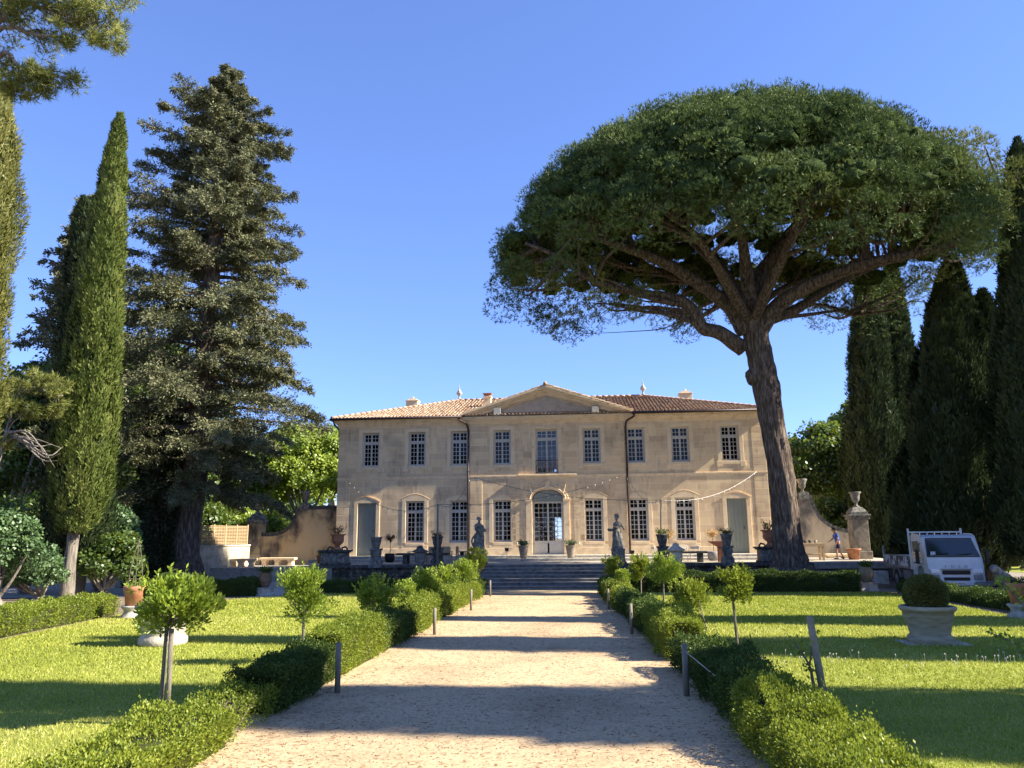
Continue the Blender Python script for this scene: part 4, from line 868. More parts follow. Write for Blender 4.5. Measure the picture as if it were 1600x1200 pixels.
# crown shape
CX, CY, CZ = 8.1-pb[0], 0.3, 14.0-pb[2]
RX, RYn, RYf, CH = 12.2, 9.0, 8.2, 9.5
def dome(x, y):     # top height over (x, y) offset from crown axis
    ry = np.where(y < 0, RYn, RYf); q = (x/RX)**2+(y/ry)**2; return CZ+CH*np.clip(1-q, 0, 1)**.52, q
limbs = [([(1160, 545, 0), (1125, 520, -.6), (1098, 512, -1), (1080, 482, -1.3), (1055, 466, -1.5), (1000, 458, -2), (930, 440, -2.6), (870, 400, -3), (820, 380, -3.2)], .40),
         ([(1165, 520, 0), (1140, 480, -.4), (1095, 445, -1), (1040, 412, -1.6), (980, 388, -2.4), (920, 368, -3), (860, 350, -3.5)], .42),
         ([(1172, 505, 0), (1150, 460, .8), (1125, 420, 1.6), (1085, 380, 2.4), (1040, 345, 3), (990, 320, 3.6)], .40),
         ([(1178, 500, 0), (1168, 440, -.6), (1162, 390, -1.2), (1150, 340, -1.8), (1120, 290, -2.5)], .42),
         ([(1180, 500, 0), (1185, 440, .8), (1210, 395, 1.6), (1240, 355, 2.4), (1265, 310, 3), (1300, 270, 4)], .42),
         ([(1185, 520, 0), (1215, 478, -.6), (1262, 448, -1.2), (1330, 420, -1.9), (1400, 402, -2.4), (1460, 390, -2.8), (1520, 370, -3), (1562, 345, -3)], .44),
         ([(1188, 505, 0), (1240, 485, .6), (1290, 455, 1.4), (1345, 425, 2.2), (1420, 395, 3.2), (1490, 350, 4)], .30),
         ([(1330, 422, -1.9), (1352, 395, -2), (1350, 372, -2.1), (1370, 380, -2.4), (1392, 372, -2.8), (1412, 350, -3.3)], .17),
         ([(1176, 505, 0), (1200, 450, -2), (1225, 400, -3.5), (1245, 350, -5), (1270, 315, -6)], .32),
         ([(1172, 505, 0), (1140, 450, -2.2), (1110, 400, -4), (1080, 360, -5.2), (1040, 330, -6.2)], .32),
         ([(1180, 500, 0), (1195, 470, 2.5), (1225, 450, 4.5), (1260, 430, 6), (1290, 400, 7)], .28),
         ([(1176, 500, 0), (1150, 470, 2.5), (1100, 450, 4.5), (1060, 430, 6), (1010, 415, 7)], .28),
         ([(1190, 500, .3), (1260, 492, 2), (1310, 486, 3.4), (1335, 492, 4)], .13)]
anch = []
for k, (pts, r0) in enumerate(limbs):
    sp = spline([pp(x, y, PY+dy) for x, y, dy in pts], 5); rr = np.linspace(r0, r0*.22, len(sp)); MB().tube(sp, list(rr), 10, lump=.07).build('limb', m_bark, pine)
    anch += [(p, r_) for p, r_ in zip(sp[6:], rr[6:])]
AP = np.array([a[0] for a in anch]); r = np.random.default_rng(11)
# foliage cushions
cush = []
while len(cush) < 980:
    x, y = r.uniform(-RX, RX), r.uniform(-RYn, RYf); z, q = dome(x, y)
    if q > 1: continue
    if q < .55 and r.random() < .25: continue
    lay = r.random(); dz = .3 if lay < .62 else (1.3 if lay < .86 else 2.6)
    zz = z-dz-.2; 
    if zz < CZ-.6: zz = CZ-r.uniform(-.3, .9)
    cush.append((CX+x, CY+y, zz+r.normal()*.1-.15, r.uniform(.7, 1.35), x/RX, y/9, 0))
# second lobe on the right, thin lower tufts
for _ in range(190):
    a = r.uniform(0, 6.28); q = r.random()**.5; x, y = 5.6*q*math.cos(a), 4.6*q*math.sin(a); z = 15.6-pb[2]+(5.0*math.sqrt(max(0, 1-q*q)))-(0 if r.random() < .7 else r.uniform(.5, 2)); cush.append((17.2-pb[0]+x, CY-1+y, z-(x > 0)*x*.12, r.uniform(.5, .95), .6, 0, 1))
for (px, py, Yo, k, s) in ((980, 470, -2, 12, 1.3), (935, 470, -2, 8, .9), (1060, 500, 4, 6, .8), (1230, 440, 6, 14, 1.3), (1290, 430, 7, 10, 1.2), (1330, 480, 4, 6, .7), (1260, 400, 6, 12, 1.4), (830, 440, -2, 4, .7), (880, 455, -2.4, 4, .7), (1480, 420, -2, 5, .7), (1130, 420, 6, 10, 1.3), (1040, 430, 6, 12, 1.5)):
    for _ in range(k): q = pp(px, py, PY+Yo)+r.normal(size=3)*s*[.9, 1, .35]; cush.append((q[0], q[1], q[2], r.uniform(.3, .55), 0, 0, 2))
cu = np.array(cush); V, T, ol = [], [], []
def tufts(sel, per, L, mat, name):
    c = cu[sel]; n = len(c)*per; k = np.repeat(np.arange(len(c)), per); d = rdir(n); d[:, 2] += .25; d = unit(d)
    P = c[k, :3]+d*(c[k, 3]*r.uniform(.45, 1, n)**.45)[:, None]*[1, 1, .72]; nb = 6; kk = np.repeat(np.arange(n), nb)
    D = d[kk]*.8+r.normal(size=(n*nb, 3))*.6+[0, 0, .55]; B = L*r.uniform(.7, 1.25, n*nb); tb = np.clip(.42+.24*r.normal(size=len(c))[k]+.16*r.normal(size=n), 0, 1)
    npmesh(name, leafV(P[kk], D, B, B*.15, False), 3, tb[kk], mat, pine)
tufts(cu[:, 6] == 0, 190, .18, lf_pine, 'crown')
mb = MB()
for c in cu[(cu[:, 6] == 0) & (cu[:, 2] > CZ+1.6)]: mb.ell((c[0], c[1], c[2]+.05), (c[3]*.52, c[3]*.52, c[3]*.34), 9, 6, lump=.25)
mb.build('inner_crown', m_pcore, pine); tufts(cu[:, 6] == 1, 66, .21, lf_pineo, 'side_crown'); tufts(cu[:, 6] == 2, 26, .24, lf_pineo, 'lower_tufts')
# boughs from limbs to cushions
mb = MB(); sel = r.permutation(len(cu))[:520]
for i in sel:
    c = cu[i, :3]; d2 = ((AP-c)**2).sum(1)+((AP[:, 2] > c[2]-.3)*30); j = int(np.argmin(d2+r.uniform(0, 6, len(AP)))); p0 = AP[j]; L = np.linalg.norm(c-p0)
    
    if L > 7 or c[2] < p0[2]-.6: continue
    mid = p0*.5+c*.5+r.normal(size=3)*.05*L; mid2 = p0*.2+c*.8+r.normal(size=3)*.03*L; sp = spline([p0, mid, mid2, c], 3); mb.tube(sp, list(np.linspace(min(.15, .03+.018*L), .015, len(sp))), 5, cap=False)
# bare twigs hanging under the left side
for _ in range(70):
    s = pp(r.uniform(850, 1150), r.uniform(400, 490), PY+r.uniform(-3, 3)); e = s+np.array([r.uniform(-1.4, .3), r.normal()*.4, r.uniform(-.9, -.1)]); mb.tube([s, (s+e)/2+r.normal(size=3)*.12, e], [.022, .014, .006], 4, cap=False)
s = pp(1060, 500, PY-2); mb.tube(spline([pp(1085, 488, PY-2), pp(1040, 512, PY-2), pp(985, 518, PY-2), pp(900, 522, PY-2)], 4), list(np.linspace(.04, .01, 13)), 5)
mb.build('boughs', m_bark, pine)

# ---- pine at the upper left edge ----
def pinepart(label, base, limbs_, blobs, name='pine_tree', mat=lf_pineo, per=34, L=.16, barkm=m_barkg, trunk=None, twn=60, seed=5):
    base = np.array(base, float); t = thing(name, label, 'tree', base); r = np.random.default_rng(seed); mb = MB()
    if trunk: mb.tube(spline([np.array(p)-(base if i else base) for i, p in enumerate(trunk)], 5), list(np.linspace(.42, .16, 5*(len(trunk)-1)+1)), 10, lump=.1)
    ends = []
    for pts in limbs_:
        sp = spline([np.array(p)-base for p in pts], 4); mb.tube(sp, list(np.linspace(.05 if seed == 8 else .09, .008, len(sp))), 6); ends += sp[2:]
    E_ = np.array(ends); cs = []
    for (px, py, Y, k, s, sz) in blobs:
        for _ in range(k): cs.append(np.append(YP(px, py, Y)-base+r.normal(size=3)*s*[1, 1, .5], sz*r.uniform(.7, 1.3)))
    c = np.array(cs)
    for i in range(len(c)):
        j = int(np.argmin(((E_-c[i, :3])**2).sum(1)+r.uniform(0, .4, len(E_)))); p0 = E_[j]; mb.tube([p0, (p0+c[i, :3])/2+r.normal(size=3)*.06, c[i, :3]], [.022, .015, .007], 4, cap=False)
    mb.build('trunk', barkm, t); n = len(c)*per; k = np.repeat(np.arange(len(c)), per); d = rdir(n); P = c[k, :3]+d*(c[k, 3]*r.uniform(.3, 1, n))[:, None]*[1, 1, .7]; nb = 7; kk = np.repeat(np.arange(n), nb)
    D = d[kk]*.7+r.normal(size=(n*nb, 3))*.5+[0, 0, .3]; B = L*r.uniform(.7, 1.25, n*nb); tb = np.clip(.5+.2*r.normal(size=len(c))[k]+.16*r.normal(size=n), 0, 1); npmesh('crown', leafV(P[kk], D, B, B*.10, False), 3, tb[kk], mat, t); return t
Y0 = 15
tk = [(-16.0, 15, -.3), (-15.8, 15, 5), (-15.5, 15, 9.5), (-15.6, 15, 12.5)]
pinepart('pine outside the left edge whose needle sprays hang into the upper left corner', (-16.0, 15, -.3),
         [[(-15.5, 15, 9.6), YP(-20, 60, Y0), YP(60, 55, Y0), YP(140, 60, Y0)], [(-15.5, 15, 10), YP(0, 20, Y0), YP(60, 10, Y0), YP(120, 40, Y0)], [(-15.5, 15, 9.2), YP(-10, 95, Y0), YP(30, 105, Y0), YP(70, 110, Y0)], [(-15.6, 15, 11), YP(60, -30, Y0), YP(120, -40, Y0)]],
         [(150, 25, Y0, 22, .34, .22), (165, 62, Y0, 9, .22, .2), (110, 20, Y0, 14, .38, .2), (60, 15, Y0, 16, .4, .2), (20, 5, Y0, 10, .35, .2), (110, 62, Y0, 6, .2, .16), (85, 118, Y0, 12, .22, .2), (55, 135, Y0, 12, .24, .2), (30, 112, Y0, 8, .24, .2), (10, 135, Y0, 10, .24, .2), (70, -40, Y0, 30, .8, .3), (140, -40, Y0, 26, .6, .3), (-40, 40, Y0, 30, .8, .3)], trunk=tk, per=30, L=.15)
Y1 = 27
pinepart('scrubby pine with tangled dead grey branches between the left cypresses', (-22.5, 27, gz(27)),
         [[(-21.9, 27, 4.8), YP(30, 620, Y1), YP(70, 610, Y1), YP(98, 618, Y1)], [(-21.9, 27, 4.5), YP(20, 660, Y1), YP(60, 650, Y1)], [(-21.9, 27, 4.2), YP(10, 690, Y1), YP(50, 685, Y1), YP(95, 700, Y1)]]+
         [[YP(5+k*4, 672+k*2, Y1), YP(35+k*5, 682+k*6-(k % 3)*9, Y1-.3*(k % 3)), YP(66+k*4, 690+(k*37) % 48, Y1-.2*(k % 4))] for k in range(9)],
         [(35, 598, Y1, 9, .32, .3), (75, 602, Y1, 10, .32, .28), (55, 640, Y1, 8, .35, .26), (25, 635, Y1, 8, .3, .28), (15, 690, Y1, 3, .2, .2)], trunk=[(-22.5, 27, gz(27)), (-22.3, 27, 2.5), (-21.9, 27, 4.9)], per=40, L=.22, seed=8)
# =============== OBJECTS ===============
def on(px, py, z): q = ZP(px, py, z); return (q[0], q[1], z)
def onY(px, Y, z): q = YP(px, 860, Y); return (q[0], Y, z)
def sprig(t, c, R, n, leaf, mat, H=1., seed=0, stems=8, up=.7):
    r = np.random.default_rng(seed); mb = MB(); P, D = [], []
    for k in range(stems):
        a = 2*math.pi*k/stems+r.normal()*.3; e = np.array(c)+[R*math.cos(a)*r.uniform(.3, 1), R*math.sin(a)*r.uniform(.3, 1), H*r.uniform(.5, 1)]
        mb.tube([c, (np.array(c)+e)/2+[0, 0, .1*H], e], [.012, .008, .004], 4); m = n//stems; s = r.random(m)**.6
        P.append(np.array(c)+(e-np.array(c))*s[:, None]+r.normal(size=(m, 3))*R*.13); D.append(r.normal(size=(m, 3))+[math.cos(a)*.5, math.sin(a)*.5, up])
    mb.build('stems', m_twig, t); P = np.concatenate(P); npmesh('leaves', leafV(P, np.concatenate(D), leaf, leaf*.5), 4, r.random(len(P)), mat, t)
URN = [(.16, 0), (.17, .04), (.10, .08), (.07, .14), (.09, .17), (.20, .27), (.26, .38), (.27, .44), (.25, .5), (.31, .53), (.32, .57), (.27, .575), (.25, .53)]
# --- terrace wall plinths with terracotta urns ---
def plinth(label, px0, px1, ulabel, seed):
    a, b = YP(px0, 860, 41.1), YP(px1, 860, 41.1); cx = (a[0]+b[0])/2; w = (b[0]-a[0]); z = TZ-.16
    t = thing('stone_plinth', label, 'plinth', (cx, 41.75, z), 0, 'big carved plinths at the terrace ends')
    MB().box(-w/2, w/2, -.6, .6, 0, .16).box(-w/2+.05, w/2-.05, -.55, .55, .16, .26).build('base', m_stoned, t, bevel=.02)
    MB().box(-w/2+.12, w/2-.12, -.48, .48, .26, .80).build('die', m_stone, t, bevel=.01)
    MB().box(-w/2+.24, w/2-.24, -.505, -.48, .34, .72).build('carved_panel', m_stone, t, bevel=.02)
    MB().box(-w/2+.04, w/2-.04, -.56, .56, .80, .86).box(-w/2-.03, w/2+.03, -.63, .63, .86, .96).build('top_slab', m_stoned, t, bevel=.02)
    u = thing('terracotta_urn', ulabel, 'urn', (cx+.1, 41.75, z+.96), 0, 'terracotta urns on the end plinths')
    MB().lathe([(.30, 0), (.30, .05), (.16, .12), (.12, .2), (.14, .24), (.30, .38), (.34, .5), (.32, .62), (.33, .74), (.43, .80), (.43, .84), (.36, .84), (.33, .78)], n=24).build('bowl', m_terra, u)
    h = MB()
    for s in (-1, 1): h.tube([(s*.25, 0, .10), (s*.45, 0, .16), (s*.52, 0, .08), (s*.56, 0, 0)], .05, 6)
    h.build('scroll_feet', m_stoned, u); MB().lathe([(.34, .76), (.34, .79), (.01, .80)], n=20).build('soil', m_soil, u); sprig(u, (0, 0, .78), .5, 240, .10, lf_bronze if seed == 1 else lf_boxd, .5, seed, 10)
plinth('carved black stone plinth at the left end of the terrace wall', 497, 540, 'terracotta urn with spiky sparse plant on the left carved plinth', 1)
plinth('carved dark stone plinth beside the pine trunk', 1186, 1224, 'terracotta urn with trailing green plant beside the pine trunk', 2)
# --- slender pedestals topped by vases ---
def vase_ped(label, px, h, plant, seed, mat=m_stone):
    q = YP(px, 870, 41.5); t = thing('vase_pedestal', label, 'pedestal', (q[0], 41.55, TZ-.16), 0, 'slim vase pedestals on the terrace wall')
    MB().lathe([(.34, 0), (.34, .16), (.30, .2), (.30, .38), (.20, .52), (.19, .55)], sq=True).build('base', mat, t, bevel=.02)
    MB().lathe([(.18, .55), (.23, .62), (.25, .8), (.25, .92)], sq=True).box(-.3, .3, -.3, .3, .92, 1.02).build('shaft', mat, t, bevel=.02)
    MB().lathe([(.16, 1.02), (.20, 1.06), (.19, 1.1), (.25, 1.3), (.28, 1.52), (.33, 1.58), (.33, 1.63), (.27, 1.63), (.26, 1.58)], n=20).build('vase', mat, t)
    MB().lathe([(.265, 1.56), (.26, 1.6), (.01, 1.61)], n=16).build('soil', m_soil, t)
    if plant: sprig(t, (0, 0, 1.58), .42, 260, .09, lf_boxd if plant == 1 else lf_bronze, .28, seed, 10)
vase_ped('empty grey vase pedestal in front of the left blue door', 587, 1.6, 0, 1)
vase_ped('dark vase pedestal holding a bushy plant, behind the left light pole', 683, 1.6, 2, 2, m_stoned)
vase_ped('dark vase pedestal holding a leafy plant behind the right light pole', 1036, 1.6, 1, 3, m_stoned)
vase_ped('grey vase pedestal with clipped dome plant in front of the right plank door', 1137, 1.6, 1, 4)
# --- lidded finial urns standing in the garden ---
def lid_urn(label, px, Y, topy, mat, seed):
    q = YP(px, 900, Y); t = thing('lidded_stone_urn', label, 'urn', (q[0], Y, -.684 if Y > 35 else gz(Y)), 0, 'lidded stone urns before the terrace wall')
    k = (YP(px, topy, Y)[2]-(-.684 if Y > 35 else gz(Y)))/2.25
    pr_ = lambda p: [(a*k, b*k) for a, b in p]
    MB().lathe(pr_([(.34, 0), (.34, .16), (.28, .20), (.28, .68), (.34, .72), (.34, .8)]), sq=True).build('pedestal', mat, t, bevel=.02)
    MB().lathe(pr_([(.24, .8), (.26, .88), (.16, .96), (.12, 1.08), (.16, 1.16), (.24, 1.3), (.30, 1.5), (.31, 1.74), (.29, 1.84)]), n=24).build('body', mat, t)
    MB().lathe(pr_([(.29, 1.84), (.44, 1.88), (.44, 1.93), (.30, 2.0), (.18, 2.08), (.15, 2.14), (.12, 2.22), (.02, 2.25)]), n=24).build('lid', m_stoned if seed == 1 else mat, t)
lid_urn('grey lidded urn with dark hat like lid left of the stairs', 656, 38.8, 852, m_stone, 1)
lid_urn('pale lidded urn rising from the back hedge right of the stairs', 1058, 35.6, 848, m_stonel, 2)
# --- statues: draped figures, welded into single stone bodies ---
def statue(label, px, flip, topy):
    Y = 41.25; q = YP(px, 870, Y); t = thing('garden_statue', label, 'statue', (q[0], Y, TZ-.3), 0, 'statues flanking the stairs')
    MB().box(-.47, .47, -.47, .47, 0, .30).box(-.42, .42, -.42, .42, .30, .40).build('plinth', m_stoned, t, bevel=.02)
    MB().lathe([(.38, .40), (.36, .48), (.34, .52), (.34, .98), (.37, 1.02), (.34, 1.06)], sq=True).build('pedestal', m_stone, t, bevel=.03)
    z = 1.04; mb = MB(); f = -1 if flip else 1
    mb.lathe([(.30, z), (.32, z+.06), (.30, z+.14)], n=16, lump=.05)
    n = 22; vs = []; lv = [(0.10, .30, .27, 0), (.25, .29, .25, 0), (.45, .27, .22, .0), (.65, .25, .20, .02), (.80, .22, .18, .03), (.92, .20, .16, .04), (1.02, .16, .13, .04), (1.12, .19, .14, .03), (1.24, .21, .15, .0), (1.32, .20, .13, -.01), (1.38, .12, .09, -.01), (1.42, .06, .06, .0)]
    for (h, rx, ry, ox) in lv:
        for k in range(n):
            a = 2*math.pi*k/n; fold = 1+(.10*math.sin(a*7+h*3)+.05*math.sin(a*11-h*5))*(1 if h < .9 else .25); vs.append((f*ox+rx*fold*math.cos(a), ry*fold*math.sin(a), z+h))
    mb.add(vs, [(i*n+k, i*n+(k+1) % n, (i+1)*n+(k+1) % n, (i+1)*n+k) for i in range(len(lv)-1) for k in range(n)]+[tuple(range(n))[::-1], tuple((len(lv)-1)*n+k for k in range(n))], True)
    mb.tube([(f*0, 0, z+1.38), (f*.02, 0, z+1.50)], .06, 8); mb.ell((f*.03, -.01, z+1.60), (.095, .10, .125)); mb.ell((-f*.02, .03, z+1.64), (.11, .11, .10), lump=.08); mb.ell((f*.12, -.03, z+1.585), (.025, .022, .03), 8, 6)
    if not flip:   # arms folded forward over a sheaf, veil behind the head
        mb.tube(spline([(-.16, -.05, z+1.28), (-.10, -.20, z+1.02), (.18, -.22, z+1.0), (.30, -.16, z+1.04)], 4), list(np.linspace(.075, .04, 13)), 8)
        mb.tube(spline([(.18, 0, z+1.28), (.27, -.05, z+1.08), (.34, -.14, z+.98)], 4), list(np.linspace(.075, .045, 9)), 8); mb.ell((.30, -.16, z+1.02), (.13, .10, .09), lump=.15)
        mb.tube(spline([(.2, -.1, z+.95), (.26, -.12, z+.6), (.2, -.1, z+.3)], 4), [.07]*9, 7, lump=.2); mb.tube(spline([(-.25, -.06, z+.1), (-.36, -.06, z+.5), (-.16, .05, z+.85)], 4), [.05]*9, 7)
    else:          # basket carried at the hip behind, high hat
        mb.tube(spline([(-f*.16, 0, z+1.28), (-f*.30, -.02, z+1.12), (-f*.36, -.08, z+.98)], 4), list(np.linspace(.075, .045, 9)), 8); mb.lathe([(.10, 0), (.16, .08), (.17, .14), (.08, .15)], (f*.36 if f < 0 else -.36, -.10, z+.90), n=12)
        mb.tube(spline([(f*-.1, -.1, z+1.25), (f*.08, -.2, z+1.08), (f*.2, -.2, z+1.16)], 4), list(np.linspace(.07, .04, 9)), 8); mb.lathe([(.12, 0), (.13, .03), (.10, .06), (.09, .12)], (f*.02, 0, z+1.68), n=14)
    for s in (-1, 1): mb.ell((f*.06+s*.08, -.20, z+.14), (.07, .12, .05))
    o = mb.build('figure', m_stone, t); m = o.modifiers.new('remesh', 'REMESH'); m.mode = 'VOXEL'; m.voxel_size = .022; m.use_smooth_shade = True
    s = m = o.modifiers.new('smooth', 'SMOOTH'); s.factor = .5; s.iterations = 2
statue('draped stone woman with folded arms on the pedestal left of the stairs', 748, False, 808)
statue('stone peasant figure with a hat and hip basket right of the stairs', 966, True, 805)
# --- pots by the door and on the terrace ---
def tall_pot(label, px, seed):
    q = YP(px, 868, 46.6); t = thing('flower_pot', label, 'pot', (q[0], 46.6, .45), 0, 'tapered pots beside the glazed door')
    MB().lathe([(.17, 0), (.20, .1), (.26, .45), (.31, .72), (.33, .74), (.28, .74), (.27, .7)], n=20).build('pot', M('taupe pot', [(.22, .18, .14), (.30, .25, .2)], 6), t); MB().lathe([(.28, .66), (.28, .69), (.01, .7)], n=16).build('soil', m_soil, t)
    sprig(t, (0, 0, .68), .42, 420, .10, lf_shrub, .36, seed, 14)
tall_pot('tapered taupe pot with pale leafy plant left of the glazed door', 818, 4); tall_pot('tapered taupe pot with pale leafy plant right of the glazed door', 892, 5)
def std_pot(label, px, Y, H, potmat, leafm, seed, R=.38, pr0=.3):
    q = YP(px, 868, Y); t = thing('potted_tree', label, 'potted tree', (q[0], Y, TZ if Y < 46 else .45)); 
    MB().lathe([(pr0*.62, 0), (pr0*.9, .1), (pr0*1.0, .3), (pr0*.96, .5), (pr0*.86, .52), (pr0*.85, .48)], n=20).build('pot', potmat, t); MB().lathe([(pr0*.86, .44), (pr0*.86, .47), (.01, .48)], n=16).build('soil', m_soil, t)
    MB().tube(spline([(0, 0, .45), (.03, 0, .8), (0, .02, H-.25)], 4), .018, 6).build('trunk', m_twig, t)
    sprig(t, (0, 0, H-.32), R, 320, .10, leafm, .42, seed, 12, .2)
std_pot('small bronze leaved tree in a round black pot by the left blue door', 609, 45.3, 1.55, m_black, lf_bronze, 6)
std_pot('orange flowering standard in a grey pot by the right plank door', 1115, 45.0, 1.6, M('grey pot', [(.22, .21, .2), (.3, .29, .28)], 6), lf_orange, 7, .42, .34)
std_pot('orange flowering standard half hidden behind the right light pole', 1046, 45.2, 1.55, m_terra, lf_orange, 8, .34, .26)
# --- lamps on spikes ---
for px, Y, lab in ((988, 43.4, 'small black spike lamp right of the right statue'), (722, 43.6, 'small black spike lamp beside the wooden armchair'), (792, 46.4, 'low black cube lamp on the steps left of the glazed door')):
    q = YP(px, 868, Y); t = thing('garden_lamp', lab, 'lamp', (q[0], Y, TZ if Y < 46 else .45), 0, 'small black garden lamps'); MB().tube([(0, 0, 0), (0, 0, .42)], .015, 6).build('stem', m_iron, t); MB().lathe([(.09, .42), (.12, .62)], sq=True).build('lamp_head', m_iron, t, bevel=.01)
# --- stone tables ---
def stable(label, x0, x1, Y):
    a, b = YP(x0, 870, Y), YP(x1, 870, Y); w = b[0]-a[0]; t = thing('stone_table', label, 'table', ((a[0]+b[0])/2, Y, TZ), 0, 'dark stone tables on the terrace')
    MB().box(-w/2, w/2, -.42, .42, .46, .58).build('tabletop', m_stoned, t, bevel=.02)
    for s in (-1, 1): o = MB().box(-.13, .13, -.3, .3, 0, .46).build('leg', m_stoned, t, bevel=.02); o.location = (s*w*.32, 0, 0)
stable('dark stone table on the left of the terrace by the lidded urn', 620, 702, 42.6); stable('dark stone table on the right of the terrace behind the pale lidded urn', 1044, 1105, 42.6)
# --- chairs ---
def armchair():
    t = thing('wooden_armchair', '', 'chair', (0, 0, TZ), 0, 'chairs standing on the terrace')
    MB().box(-.30, .30, -.26, .28, .36, .41).build('seat', m_wood, t, bevel=.01); mb = MB().box(-.30, .30, .26, .30, .50, .86); mb.box(-.30, .30, .25, .31, .84, .90); mb.build('backrest', m_wood, t)
    for s in (-1, 1):
        for y, h in ((-.24, .60), (.28, .88)): o = MB().box(-.025, .025, -.03, .03, 0, h).build('leg', m_wood, t); o.location = (s*.325, y, 0)
        o = MB().box(-.035, .035, -.30, .30, .60, .635).build('armrest', m_wood, t); o.location = (s*.325, 0, 0)
    return t
def metalchair():
    t = thing('metal_chair', '', 'chair', (0, 0, TZ), 0, 'chairs standing on the terrace')
    MB().box(-.24, .24, -.24, .24, .43, .46).build('seat', m_wood, t); mb = MB(); 
    mb.tube(spline([(-.23, .24, .46), (-.24, .28, .82), (0, .29, .86), (.24, .28, .82), (.23, .24, .46)], 4), .018, 6); mb.box(-.22, .22, .265, .28, .66, .80); mb.build('backrest', m_frame, t)
    for s in (-1, 1):
        for y in (-.22, .22): o = MB().tube([(0, 0, .44), (s*.03, y*.1, 0)], .016, 6).build('leg', m_frame, t); o.location = (s*.22, y, 0)
    return t
ac = armchair(); mc = metalchair(); first = {1: True, 2: True}
for proto, px, Y, rz, lab in ((ac, 696, 44.6, 3.1, 'pale wooden armchair seen from behind right of the left vase pedestal'), (ac, 722, 44.4, 1.9, 'pale wooden armchair turned sideways nearest the left statue'), (ac, 668, 44.4, 4.4, 'pale wooden armchair just right of the grey lidded urn'),
                        (ac, 645, 44.8, 4.8, 'pale wooden armchair left of the grey lidded urn'), (mc, 1028, 43.8, 1.8, 'light framed chair left of the right vase pedestal'), (mc, 1047, 44.2, 3.3, 'light framed chair between the right vase pedestal and the pale urn'),
                        (mc, 1070, 44.4, .2, 'light framed chair behind the right stone table near its left end'), (mc, 1086, 44.4, 3.0, 'light framed chair behind the right stone table near its right end')):
    k = 1 if proto is ac else 2; o = proto if first[k] else copy_tree(proto); first[k] = False
    q = YP(px, 868, Y); o.location = (q[0], Y, TZ); o.rotation_euler = (0, 0, rz); o['label'] = lab
# terracotta coloured stand
q = YP(1124, 868, 42.9); t = thing('rust_stand', 'rust coloured wedge topped stand left of the clipped dome vase', 'stand', (q[0], 42.9, TZ)); m_rust = M('rust steel', [(.22, .07, .035), (.34, .13, .07)], 6)
MB().box(-.06, .28, -.2, .2, 0, .9).build('post', m_rust, t); MB().prism([(-.55, 1.08), (.45, 1.08), (.3, .9), (-.06, .78)], -.3, .3).build('top', m_rust, t)
# small pot left
q = YP(487, 880, 44.2)
t = thing('stone_slab_bench', 'low ochre slab under the small terracotta pot by the curved wall', 'bench', (q[0], 45.6, .05)); MB().box(-.75, .75, -.25, .25, .12, .22).build('slab', m_trim, t, bevel=.02)
for s in (-1, 1): MB().box(s*.5-.1, s*.5+.1, -.18, .18, 0, .12).build('leg', m_trim, t)
t = thing('flower_pot', 'small terracotta pot with green tuft standing on the low ochre slab', 'pot', (q[0]+.05, 45.6, .27)); MB().lathe([(.17, 0), (.25, .38), (.28, .4), (.28, .46), (.23, .46), (.22, .4)], n=20).build('pot', m_terra, t); sprig(t, (0, 0, .4), .3, 260, .08, lf_plane, .3, 3, 12)
# --- string lights and their poles ---
def pole(label, px, topy, Y):
    q = YP(px, 880, Y); p = YP(px, topy, Y); z0 = -.684 if Y < 41.2 else TZ
    t = thing('light_pole', label, 'pole', (q[0], Y, z0), 0, 'poles carrying the string lights'); MB().tube([(0, 0, 0), (p[0]-q[0], 0, p[2]-z0)], [.055, .045], 8).build('post', m_post, t); return p
pL = pole('slim grey pole carrying string lights left of the stairs', 684, 788, 40.9); pR = pole('slim dark pole carrying string lights right of the stairs', 1033, 781, 41.9)
bl = MB().ell((0, 0, -.06), (.035, .035, .05), 8, 6).tube([(0, 0, 0), (0, 0, -.03)], .02, 6).build('bulb', M('glass bulb', [(.5, .48, .42)], rough=.2, bmp=0, spec=.8)); bm = bl.data; bpy.data.objects.remove(bl)
def string(label, a, b, sag, n):
    a, b = np.array(a, float), np.array(b, float); t = thing('string_lights', label, 'string lights', a, 0, 'string lights over the terrace'); pts = []
    for i in range(25): s = i/24; pts.append((b-a)*s+[0, 0, -sag*4*s*(1-s)])
    MB().tube(pts, .012, 5).build('cable', m_iron if 'right end' not in label else m_frame, t)  # right end cable painted pale, sunlight put into its colour
    for i in range(n): s = (i+.5)/n; o = link(bpy.data.objects.new('bulb', bm), t); o.location = tuple((b-a)*s+[0, 0, -sag*4*s*(1-s)])
fw = lambda x, y: YP(x, y, HY-.2)
string('string lights from the left pole to the left end of the house', pL, fw(543, 750), 1.0, 17)
string('string lights from the left pole up to the left downpipe', pL, fw(735, 745), .75, 11)
string('long string lights crossing from the left pole to the right downpipe', pL, fw(969, 743), .55, 22)
string('long string lights crossing from the left downpipe to the right pole', fw(741, 746), pR, .45, 22)
string('string lights from the right pole up to the right downpipe', pR, fw(978, 742), .7, 11)
string('string lights painted sunlit pale from the right pole to the right end of the house', pR, fw(1182, 737), .6, 17)
